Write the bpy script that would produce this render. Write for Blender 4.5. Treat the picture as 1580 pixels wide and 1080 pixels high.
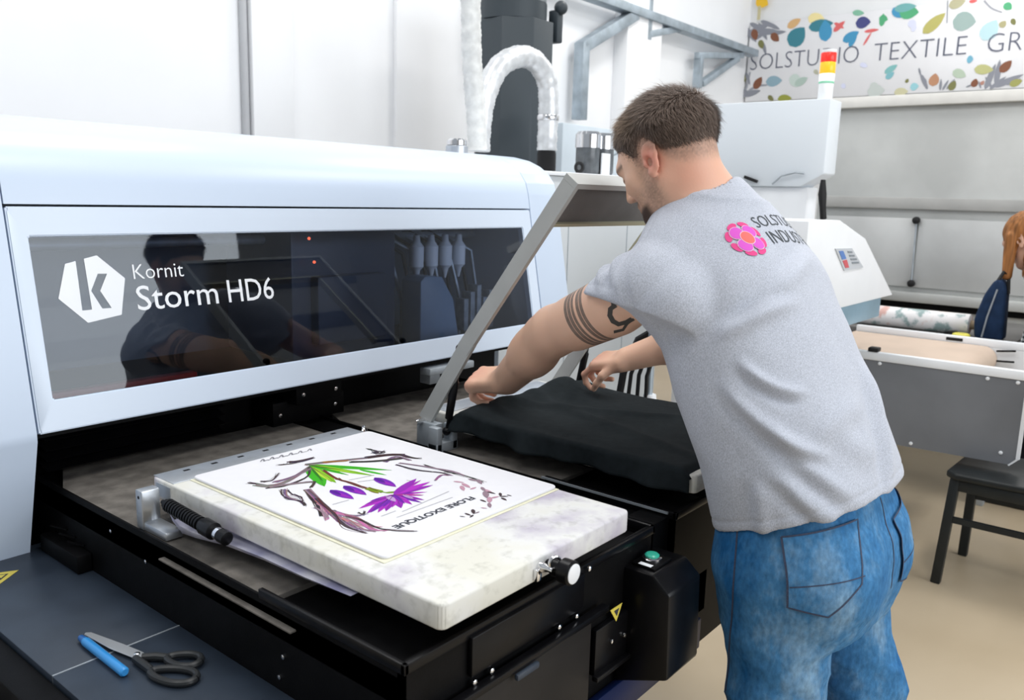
import bpy, bmesh, math, random
import numpy as np
from mathutils import Vector, Matrix, noise as mnoise
from mathutils.geometry import tessellate_polygon
from mathutils.bvhtree import BVHTree

for o in list(bpy.data.objects):
    bpy.data.objects.remove(o, do_unlink=True)
SC = bpy.context.scene
COL = SC.collection
random.seed(4)
RNG = np.random.default_rng(7)

# ------------------------------------------------------------------ camera
def camera_matrix(loc, yaw, pitch, roll):
    cy, sy, cp, sp = math.cos(yaw), math.sin(yaw), math.cos(pitch), math.sin(pitch)
    f = Vector((cp*cy, cp*sy, sp)); r = Vector((sy, -cy, 0)); u = r.cross(f)
    r2 = math.cos(roll)*r + math.sin(roll)*u
    u2 = -math.sin(roll)*r + math.cos(roll)*u
    m = Matrix((r2, u2, -f)).transposed().to_4x4()
    m.translation = loc
    return m
cam_d = bpy.data.cameras.new('camera')
cam_d.sensor_width = 36.0
cam_d.lens = 36.0*1296.8/1580.0
cam_d.clip_start = 0.05
cam_d.dof.use_dof = True
cam_d.dof.focus_distance = 1.62
cam_d.dof.aperture_fstop = 7.0
cam = bpy.data.objects.new('camera', cam_d)
COL.objects.link(cam)
cam.matrix_world = camera_matrix(Vector((0, 0, 1.42)), math.radians(39.0), math.radians(-10.4), math.radians(1.58))
SC.camera = cam

# ------------------------------------------------------------------ light
world = bpy.data.worlds.new('world'); SC.world = world
world.use_nodes = True
bg = world.node_tree.nodes['Background']
bg.inputs[0].default_value = (0.86, 0.93, 1.0, 1)
bg.inputs[1].default_value = 0.52
def area(name, loc, rot, sx, sy, power, col):
    d = bpy.data.lights.new(name, 'AREA'); d.shape = 'RECTANGLE'
    d.size, d.size_y, d.energy, d.color = sx, sy, power, col
    o = bpy.data.objects.new(name, d); COL.objects.link(o)
    o.location = loc; o.rotation_euler = rot
    return o
# rows of ceiling lamps of the hall
for (lx, ly, pw) in ((1.2, -0.4, 60), (4.2, -0.4, 60), (1.6, 2.3, 55), (4.8, 2.2, 60), (7.0, 1.0, 60), (-1.6, 1.0, 50)):
    area('ceiling_lamp_light', (lx, ly, 4.3), (0, 0, 0), 1.6, 0.5, pw, (1.0, 0.98, 0.95))
# tall windows of the hall behind and to the right of the operator
area('window_light', (2.4, -4.2, 2.3), (math.radians(78), 0, 0), 5.0, 2.6, 230, (0.92, 0.96, 1.0))
SC.view_settings.view_transform = 'Standard'
SC.view_settings.look = 'None'
SC.view_settings.exposure = -0.35
SC.view_settings.gamma = 1.0
SC.view_settings.use_curve_mapping = False

# ------------------------------------------------------------------ materials
def mat(name, col, rough=0.5, metal=0.0, spec=0.5, var=0.0, vscale=8.0, bump=0.0, bscale=60.0, col2=None, emit=0.0, coat=0.0):
    m = bpy.data.materials.new(name); m.use_nodes = True
    nt = m.node_tree; b = nt.nodes['Principled BSDF']
    b.inputs['Base Color'].default_value = (*col, 1)
    b.inputs['Roughness'].default_value = rough
    b.inputs['Metallic'].default_value = metal
    b.inputs['Specular IOR Level'].default_value = spec
    b.inputs['Coat Weight'].default_value = coat
    tc = nt.nodes.new('ShaderNodeTexCoord')
    if var or col2:
        n = nt.nodes.new('ShaderNodeTexNoise'); n.inputs['Scale'].default_value = vscale; n.inputs['Detail'].default_value = 5
        nt.links.new(tc.outputs['Object'], n.inputs['Vector'])
        r = nt.nodes.new('ShaderNodeValToRGB')
        c2 = col2 if col2 else tuple(min(1, c*(1+var)) for c in col)
        c1 = col if col2 else tuple(c*(1-var) for c in col)
        r.color_ramp.elements[0].position = 0.35; r.color_ramp.elements[1].position = 0.65
        r.color_ramp.elements[0].color = (*c1, 1); r.color_ramp.elements[1].color = (*c2, 1)
        nt.links.new(n.outputs['Fac'], r.inputs['Fac']); nt.links.new(r.outputs['Color'], b.inputs['Base Color'])
    if bump:
        n = nt.nodes.new('ShaderNodeTexNoise'); n.inputs['Scale'].default_value = bscale; n.inputs['Detail'].default_value = 3
        nt.links.new(tc.outputs['Object'], n.inputs['Vector'])
        bp = nt.nodes.new('ShaderNodeBump'); bp.inputs['Strength'].default_value = bump; bp.inputs['Distance'].default_value = 0.002
        nt.links.new(n.outputs['Fac'], bp.inputs['Height']); nt.links.new(bp.outputs['Normal'], b.inputs['Normal'])
    if emit:
        b.inputs['Emission Color'].default_value = (*col, 1); b.inputs['Emission Strength'].default_value = emit
    return m
def vcol_mat(name, rough=0.6, spec=0.3, bump=0.0, bscale=300.0, sss=0.0):
    m = mat(name, (1, 1, 1), rough, spec=spec, bump=bump, bscale=bscale)
    nt = m.node_tree; b = nt.nodes['Principled BSDF']
    a = nt.nodes.new('ShaderNodeAttribute'); a.attribute_name = 'Col'
    nt.links.new(a.outputs['Color'], b.inputs['Base Color'])
    if sss:
        b.inputs['Subsurface Weight'].default_value = sss
        b.inputs['Subsurface Radius'].default_value = (0.012, 0.005, 0.003)
        b.inputs['Subsurface Scale'].default_value = 0.5
    return m
M = {}
M['wall'] = mat('wall_paint', (0.86, 0.87, 0.89), 0.8, var=0.02, vscale=1.5)
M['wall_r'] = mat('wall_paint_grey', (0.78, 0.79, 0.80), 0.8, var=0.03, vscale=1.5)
M['hood'] = mat('hood_paint', (0.60, 0.70, 0.85), 0.33, spec=0.5, var=0.01, vscale=2)
M['panel'] = mat('panel_paint', (0.66, 0.75, 0.88), 0.35, spec=0.5, var=0.01, vscale=2)
M['black'] = mat('black_paint', (0.0035, 0.0035, 0.004), 0.5, spec=0.10, var=0.2, vscale=30, bump=0.1, bscale=400)
M['blackgloss'] = mat('black_plastic', (0.004, 0.004, 0.005), 0.3, spec=0.22, var=0.2, vscale=30)
M['felt'] = mat('felt', (0.15, 0.138, 0.125), 0.95, spec=0.1, var=0.25, vscale=25, bump=0.5, bscale=900)
M['deck'] = mat('deck_paint', (0.030, 0.042, 0.062), 0.42, spec=0.45, var=0.12, vscale=14, bump=0.08, bscale=500)
M['navy'] = mat('navy_panel', (0.006, 0.016, 0.075), 0.4, spec=0.3, var=0.1)
M['alu'] = mat('aluminium', (0.55, 0.58, 0.62), 0.38, metal=0.85, var=0.08, vscale=20)
M['alud'] = mat('aluminium_dull', (0.40, 0.44, 0.48), 0.5, metal=0.5, var=0.10, vscale=20)
M['chrome'] = mat('chrome', (0.8, 0.8, 0.82), 0.12, metal=1.0, var=0.03)
M['galv'] = mat('galvanised_steel', (0.36, 0.42, 0.47), 0.45, metal=0.55, var=0.18, vscale=9)
M['white'] = mat('white_plastic', (0.83, 0.85, 0.88), 0.4, var=0.015)
M['whitecab'] = mat('white_cabinet', (0.74, 0.79, 0.84), 0.4, var=0.012, vscale=2)
M['greycab'] = mat('grey_cabinet', (0.60, 0.63, 0.65), 0.5, var=0.02, vscale=2)
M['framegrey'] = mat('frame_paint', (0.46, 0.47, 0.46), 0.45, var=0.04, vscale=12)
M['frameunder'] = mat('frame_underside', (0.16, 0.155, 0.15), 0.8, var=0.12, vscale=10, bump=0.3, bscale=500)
M['rubber'] = mat('rubber', (0.012, 0.012, 0.013), 0.55, var=0.2, spec=0.3)
M['blackcloth'] = mat('black_cotton', (0.016, 0.021, 0.024), 0.9, spec=0.12, var=0.12, vscale=60, bump=0.35, bscale=900)
M['print'] = vcol_mat('print_ink', 0.7, 0.2)
M['whitecotton'] = mat('white_cotton', (0.77, 0.77, 0.81), 0.9, spec=0.15, var=0.01, vscale=60, bump=0.15, bscale=1200)
M['lilac'] = mat('lilac_cotton', (0.80, 0.80, 0.88), 0.9, spec=0.15, col2=(0.28, 0.28, 0.48), vscale=9)
M['glue'] = mat('adhesive_paper', (0.80, 0.78, 0.60), 0.7, var=0.06, vscale=30)
M['ink_white'] = mat('white_lettering', (0.88, 0.91, 0.95), 0.5, var=0.01)
M['ink_dark'] = mat('dark_lettering', (0.03, 0.035, 0.05), 0.7, var=0.05)
M['yellow'] = mat('yellow_sticker', (0.75, 0.62, 0.10), 0.5, var=0.05)
M['red'] = mat('red_plastic', (0.55, 0.03, 0.02), 0.35, var=0.05)

# board of the pallet: off-white, stained by old ink on the front end
def board_mat():
    m = mat('pallet_board', (0.78, 0.78, 0.74), 0.55, spec=0.35)
    nt = m.node_tree; b = nt.nodes['Principled BSDF']
    tc = nt.nodes.new('ShaderNodeTexCoord')
    n1 = nt.nodes.new('ShaderNodeTexNoise'); n1.inputs['Scale'].default_value = 6.5; n1.inputs['Detail'].default_value = 6
    n2 = nt.nodes.new('ShaderNodeTexNoise'); n2.inputs['Scale'].default_value = 60; n2.inputs['Detail'].default_value = 4
    nt.links.new(tc.outputs['Object'], n1.inputs['Vector']); nt.links.new(tc.outputs['Object'], n2.inputs['Vector'])
    r1 = nt.nodes.new('ShaderNodeValToRGB'); e = r1.color_ramp.elements
    e[0].position = 0.38; e[0].color = (0.70, 0.69, 0.62, 1); e[1].position = 0.52; e[1].color = (0.74, 0.74, 0.73, 1)
    e2 = r1.color_ramp.elements.new(0.66); e2.color = (0.48, 0.44, 0.54, 1)
    nt.links.new(n1.outputs['Fac'], r1.inputs['Fac'])
    r2 = nt.nodes.new('ShaderNodeValToRGB'); e = r2.color_ramp.elements
    e[0].position = 0.30; e[0].color = (0.72, 0.72, 0.70, 1); e[1].position = 0.48; e[1].color = (1, 1, 1, 1)
    nt.links.new(n2.outputs['Fac'], r2.inputs['Fac'])
    mx = nt.nodes.new('ShaderNodeMix'); mx.data_type = 'RGBA'; mx.blend_type = 'MULTIPLY'; mx.inputs['Factor'].default_value = 0.6
    nt.links.new(r1.outputs['Color'], mx.inputs['A']); nt.links.new(r2.outputs['Color'], mx.inputs['B'])
    nt.links.new(mx.outputs['Result'], b.inputs['Base Color'])
    return m
M['board'] = board_mat()

def glass_mat():
    m = bpy.data.materials.new('tinted_glass'); m.use_nodes = True
    nt = m.node_tree; nt.nodes.clear()
    out = nt.nodes.new('ShaderNodeOutputMaterial')
    tr = nt.nodes.new('ShaderNodeBsdfTransparent'); tr.inputs[0].default_value = (0.60, 0.67, 0.80, 1)
    gl = nt.nodes.new('ShaderNodeBsdfGlossy'); gl.inputs['Roughness'].default_value = 0.02; gl.inputs[0].default_value = (0.9, 0.95, 1, 1)
    fr = nt.nodes.new('ShaderNodeFresnel'); fr.inputs[0].default_value = 1.62
    mx = nt.nodes.new('ShaderNodeMixShader')
    nt.links.new(fr.outputs[0], mx.inputs[0]); nt.links.new(tr.outputs[0], mx.inputs[1]); nt.links.new(gl.outputs[0], mx.inputs[2])
    nt.links.new(mx.outputs[0], out.inputs[0])
    return m
M['glass'] = glass_mat()

# ------------------------------------------------------------------ geometry helpers
class MB:
    def __init__(s): s.v = []; s.f = []; s.c = None
    def add(s, vs, fs, col=None):
        n = len(s.v); s.v += [tuple(map(float, p)) for p in vs]; s.f += [tuple(i+n for i in f) for f in fs]
        if col is not None:
            if s.c is None: s.c = []
            s.c += [col]*len(vs)
        return s
    def box(s, lo, hi, bev=0.0, seg=2):
        x0, y0, z0 = lo; x1, y1, z1 = hi
        vs = [(x0,y0,z0),(x1,y0,z0),(x1,y1,z0),(x0,y1,z0),(x0,y0,z1),(x1,y0,z1),(x1,y1,z1),(x0,y1,z1)]
        fs = [(0,3,2,1),(4,5,6,7),(0,1,5,4),(1,2,6,5),(2,3,7,6),(3,0,4,7)]
        if bev <= 0: return s.add(vs, fs)
        bm = bmesh.new(); bv = [bm.verts.new(p) for p in vs]
        for f in fs: bm.faces.new([bv[i] for i in f])
        bmesh.ops.bevel(bm, geom=list(bm.edges), offset=bev, segments=seg, affect='EDGES', profile=0.5)
        return s.add_bm(bm)
    def add_bm(s, bm):
        bm.verts.index_update()
        s.add([v.co[:] for v in bm.verts], [[v.index for v in f.verts] for f in bm.faces]); bm.free(); return s
    def prism(s, pts, axis, a, b, bev=0.0, seg=2):
        """polygon of 2D points extruded along axis: 'x' pts=(y,z), 'y' pts=(x,z), 'z' pts=(x,y)"""
        def P(p, t): return {'x': (t, p[0], p[1]), 'y': (p[0], t, p[1]), 'z': (p[0], p[1], t)}[axis]
        n = len(pts)
        bm = bmesh.new(); A = [bm.verts.new(P(p, a)) for p in pts]; B = [bm.verts.new(P(p, b)) for p in pts]
        bm.faces.new(A); bm.faces.new(B[::-1])
        for i in range(n): bm.faces.new((A[i], B[i], B[(i+1) % n], A[(i+1) % n]))
        bmesh.ops.recalc_face_normals(bm, faces=list(bm.faces))
        if bev > 0:
            bmesh.ops.bevel(bm, geom=list(bm.edges), offset=bev, segments=seg, affect='EDGES', profile=0.5)
        return s.add_bm(bm)
    def cyl(s, a, b, r, r2=None, n=20, cap=True):
        return s.tube([a, b], [r, r if r2 is None else r2], n, cap)
    def tube(s, pts, rad, n=12, cap=True):
        P = [Vector(p) for p in pts]
        if not hasattr(rad, '__len__'): rad = [rad]*len(P)
        T = []
        for i in range(len(P)):
            t = (P[min(i+1, len(P)-1)]-P[max(i-1, 0)])
            T.append(t.normalized() if t.length > 1e-9 else Vector((0, 0, 1)))
        ref = Vector((0, 0, 1)) if abs(T[0].z) < 0.9 else Vector((1, 0, 0))
        u = T[0].cross(ref).normalized(); vs = []; fs = []
        for i, p in enumerate(P):
            u = (u-T[i]*u.dot(T[i])).normalized(); w = T[i].cross(u)
            for k in range(n):
                a = 2*math.pi*k/n; vs.append(p+(u*math.cos(a)+w*math.sin(a))*rad[i])
        for i in range(len(P)-1):
            for k in range(n):
                k2 = (k+1) % n; fs.append((i*n+k, i*n+k2, (i+1)*n+k2, (i+1)*n+k))
        if cap:
            fs.append(tuple(range(n))[::-1]); fs.append(tuple((len(P)-1)*n+k for k in range(n)))
        return s.add(vs, fs)
    def lathe(s, c, axis, prof, n=24):
        """prof: list of (radius, distance along axis) from point c"""
        A = Vector(axis).normalized(); c = Vector(c)
        return s.tube([c+A*d for r, d in prof], [max(r, 1e-4) for r, d in prof], n, True) if False else s._lathe(c, A, prof, n)
    def _lathe(s, c, A, prof, n):
        ref = Vector((0, 0, 1)) if abs(A.z) < 0.9 else Vector((1, 0, 0))
        u = A.cross(ref).normalized(); w = A.cross(u); vs = []; fs = []
        for r, d in prof:
            for k in range(n):
                a = 2*math.pi*k/n; vs.append(c+A*d+(u*math.cos(a)+w*math.sin(a))*max(r, 1e-4))
        for i in range(len(prof)-1):
            for k in range(n):
                k2 = (k+1) % n; fs.append((i*n+k, i*n+k2, (i+1)*n+k2, (i+1)*n+k))
        fs.append(tuple(range(n))[::-1]); fs.append(tuple((len(prof)-1)*n+k for k in range(n)))
        return s.add(vs, fs)
    def bar(s, a, b, w, h, up=(0, 0, 1), bev=0.0):
        a, b = Vector(a), Vector(b); d = (b-a); L = d.length; d.normalize()
        u = Vector(up); x = d.cross(u).normalized(); u = x.cross(d)
        t = MB().box((0, -w/2, -h/2), (L, w/2, h/2), bev)
        return s.add([a+d*p[0]+x*p[1]+u*p[2] for p in t.v], t.f)
    def torus(s, c, axis, R, r, n=28, m=10, a0=0, a1=2*math.pi):
        A = Vector(axis).normalized(); ref = Vector((0, 0, 1)) if abs(A.z) < 0.9 else Vector((1, 0, 0))
        u = A.cross(ref).normalized(); w = A.cross(u); c = Vector(c)
        full = abs(a1-a0-2*math.pi) < 1e-6
        pts = [c+(u*math.cos(a0+(a1-a0)*i/n)+w*math.sin(a0+(a1-a0)*i/n))*R for i in range(n+1)]
        return s.tube(pts, r, m, not full)
    def sphere(s, c, r, n=16, m=10, sc=(1, 1, 1)):
        vs = []; fs = []
        for i in range(m+1):
            th = math.pi*i/m
            for k in range(n):
                ph = 2*math.pi*k/n
                vs.append((c[0]+r*sc[0]*math.sin(th)*math.cos(ph), c[1]+r*sc[1]*math.sin(th)*math.sin(ph), c[2]+r*sc[2]*math.cos(th)))
        for i in range(m):
            for k in range(n):
                k2 = (k+1) % n; fs.append((i*n+k, (i+1)*n+k, (i+1)*n+k2, i*n+k2))
        return s.add(vs, fs)
def root_of(o):
    while o.parent: o = o.parent
    return o
def wloc(o):
    l = Vector(o.location)
    while o.parent: o = o.parent; l += Vector(o.location)
    return l
def obj(name, mb, material, parent=None, smooth=None, loc=None):
    """one mesh object; mb is in world coordinates"""
    base = wloc(parent) if parent else (Vector(loc) if loc is not None else Vector((0, 0, 0)))
    me = bpy.data.meshes.new(name)
    V = np.array(mb.v, dtype=float).reshape(-1, 3)-np.array(base)
    me.from_pydata(V.tolist(), [], mb.f)
    if mb.c is not None:
        ca = me.color_attributes.new('Col', 'FLOAT_COLOR', 'POINT')
        ca.data.foreach_set('color', np.array([(c[0], c[1], c[2], 1.0) for c in mb.c], dtype=np.float32).ravel())
    bm = bmesh.new(); bm.from_mesh(me)
    bmesh.ops.remove_doubles(bm, verts=bm.verts, dist=1e-6)
    bmesh.ops.recalc_face_normals(bm, faces=bm.faces); bm.to_mesh(me); bm.free()
    if smooth is None: smooth = 35
    if smooth:
        for p in me.polygons: p.use_smooth = True
        me.set_sharp_from_angle(angle=math.radians(smooth))
    me.materials.append(M[material] if isinstance(material, str) else material)
    o = bpy.data.objects.new(name, me); COL.objects.link(o)
    if parent: o.parent = parent
    elif loc is not None: o.location = loc
    return o
def thing(name, loc, label, cat, group=None):
    o = bpy.data.objects.new(name, None); COL.objects.link(o); o.location = loc; o.empty_display_size = 0.1
    return tag(o, label, cat, group)
def tag(o, label=None, cat=None, group=None, kind=None):
    if label: o['label'] = label
    if cat: o['category'] = cat
    if group: o['group'] = group
    if kind: o['kind'] = kind
    return o
def part(parent, name, material, build, smooth=None):
    mb = MB(); build(mb); return obj(name, mb, material, parent, smooth)
# ---- lettering
def text_geo(s, offset=0.0, shear=0.0):
    cu = bpy.data.curves.new('tmp', 'FONT'); cu.body = s; cu.size = 1; cu.offset = offset; cu.shear = shear; cu.resolution_u = 3
    t = bpy.data.objects.new('tmp', cu); COL.objects.link(t)
    dg = bpy.context.evaluated_depsgraph_get(); me = t.evaluated_get(dg).to_mesh()
    V = np.array([v.co[:2] for v in me.vertices]); F = [tuple(p.vertices) for p in me.polygons]
    t.evaluated_get(dg).to_mesh_clear()
    bpy.data.objects.remove(t); bpy.data.curves.remove(cu)
    V = V-V.min(0); V = V/V.max(0)
    return V, F
def lettering(parent, name, s, material, o, ux, uy, w, h, offset=0.0):
    V, F = text_geo(s, offset); o, ux, uy = Vector(o), Vector(ux), Vector(uy)
    mb = MB().add([o+ux*(p[0]*w)+uy*(p[1]*h) for p in V], F)
    return obj(name, mb, material, parent, 0)
def poly_faces(loops):
    tri = tessellate_polygon([[Vector((p[0], p[1], 0)) for p in l] for l in loops])
    flat = [p for l in loops for p in l]
    return flat, [tuple(t) for t in tri]
def ink(mb, items, fn, ws=1.0, ls=1.0):
    """flat coloured strokes and leaf shapes; fn maps 2D to world, a little higher for each item"""
    for i, it in enumerate(items):
        lift = (i % 40)*0.00001
        if it[0] == 'leaf':
            _, c, a, b, w = it
            a, b = np.array(a), np.array(b); d = b-a; n = np.array([-d[1], d[0]])*w*ls
            ts = [0.0, 0.12, 0.3, 0.5, 0.7, 0.88, 1.0]; hw = [0.05, 0.36, 0.49, 0.5, 0.40, 0.2, 0.0]
            L = [a+d*t+n*k for t, k in zip(ts, hw)]; R = [a+d*t-n*k for t, k in zip(ts, hw)]
            vs = [fn(p, lift) for p in L+R]; m = len(ts)
            mb.add(vs, [(j, j+1, m+j+1, m+j) for j in range(m-1)], c)
        else:
            c, w0, w1, pts = it
            P = np.array(pts); m = len(P)
            # smooth the polyline
            if m > 2:
                t = np.linspace(0, m-1, (m-1)*5+1); Q = []
                for tt in t:
                    k = min(int(tt), m-2); f = tt-k
                    p0, p1, p2, p3 = P[max(k-1, 0)], P[k], P[k+1], P[min(k+2, m-1)]
                    Q.append(0.5*((2*p1)+(-p0+p2)*f+(2*p0-5*p1+4*p2-p3)*f*f+(-p0+3*p1-3*p2+p3)*f**3))
                P = np.array(Q); m = len(P)
            T = np.gradient(P, axis=0); T /= np.linalg.norm(T, axis=1)[:, None]+1e-9
            N = np.stack([-T[:, 1], T[:, 0]], 1); w = np.linspace(w0, w1, m)[:, None]*0.5*ws
            vs = [fn(p, lift) for p in np.vstack([P+N*w, P-N*w])]
            mb.add(vs, [(j, j+1, m+j+1, m+j) for j in range(m-1)], c)
    return mb
# ================================================================== SETTING
def floor_mat():
    m = mat('floor_epoxy', (0.42, 0.335, 0.225), 0.30, spec=0.4, col2=(0.50, 0.41, 0.29), vscale=1.3, bump=0.05, bscale=6)
    return m
M['floor'] = floor_mat()
o = obj('floor', MB().box((-6, -6, -0.1), (8.0, 3.7, 0.0)), 'floor'); tag(o, 'beige polished epoxy floor of the workshop', kind='structure')
WY = 3.6; WX = 7.9
o = obj('wall_back', MB().box((-6, WY, 0), (WX, WY+0.1, 4.6)), 'wall'); tag(o, kind='structure')
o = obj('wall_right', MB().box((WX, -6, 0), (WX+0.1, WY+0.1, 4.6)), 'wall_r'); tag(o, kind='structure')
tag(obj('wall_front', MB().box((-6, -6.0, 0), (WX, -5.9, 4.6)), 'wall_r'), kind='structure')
M['shade'] = mat('blind_grey', (0.22, 0.24, 0.27), 0.7, var=0.05)
for i, z in enumerate((1.1, 1.75, 2.4, 3.0)):
    tag(obj('trim_%d' % (i+5), MB().box((-6, -5.9, z), (WX, -5.86, z+(0.10 if i % 2 else 0.22)), 0.004), 'shade'), kind='structure')
# flat pilasters on the back wall
for i, (a, b, d) in enumerate(((2.40, 2.63, 0.05), (3.33, 3.9, 0.03), (5.55, 6.05, 0.12))):
    tag(obj('trim_%d' % (i+1), MB().box((a, WY-d, 0), (b, WY, 4.6), 0.006), 'wall'), kind='structure')
tag(obj('trim_4', MB().cyl((2.375, WY-0.02, 0), (2.375, WY-0.02, 4.6), 0.018), mat('conduit_grey', (0.45, 0.46, 0.48), 0.5, var=0.03)), kind='structure')
# outlines measured on the printed artwork, in metres
EMBLEM=[(0.6957, 0.3027), (0.7158, 0.3072), (0.7146, 0.2143), (0.7327, 0.2147), (0.7315, 0.3108), (0.7568, 0.3164), (0.8054, 0.2699), (0.7883, 0.2), (0.7218, 0.1905), (0.6746, 0.2397)]
EMBLEM_HOLE=[(0.7536, 0.2815), (0.7712, 0.2805), (0.7534, 0.2486), (0.7706, 0.2146), (0.7527, 0.215), (0.7364, 0.2498)]
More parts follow.
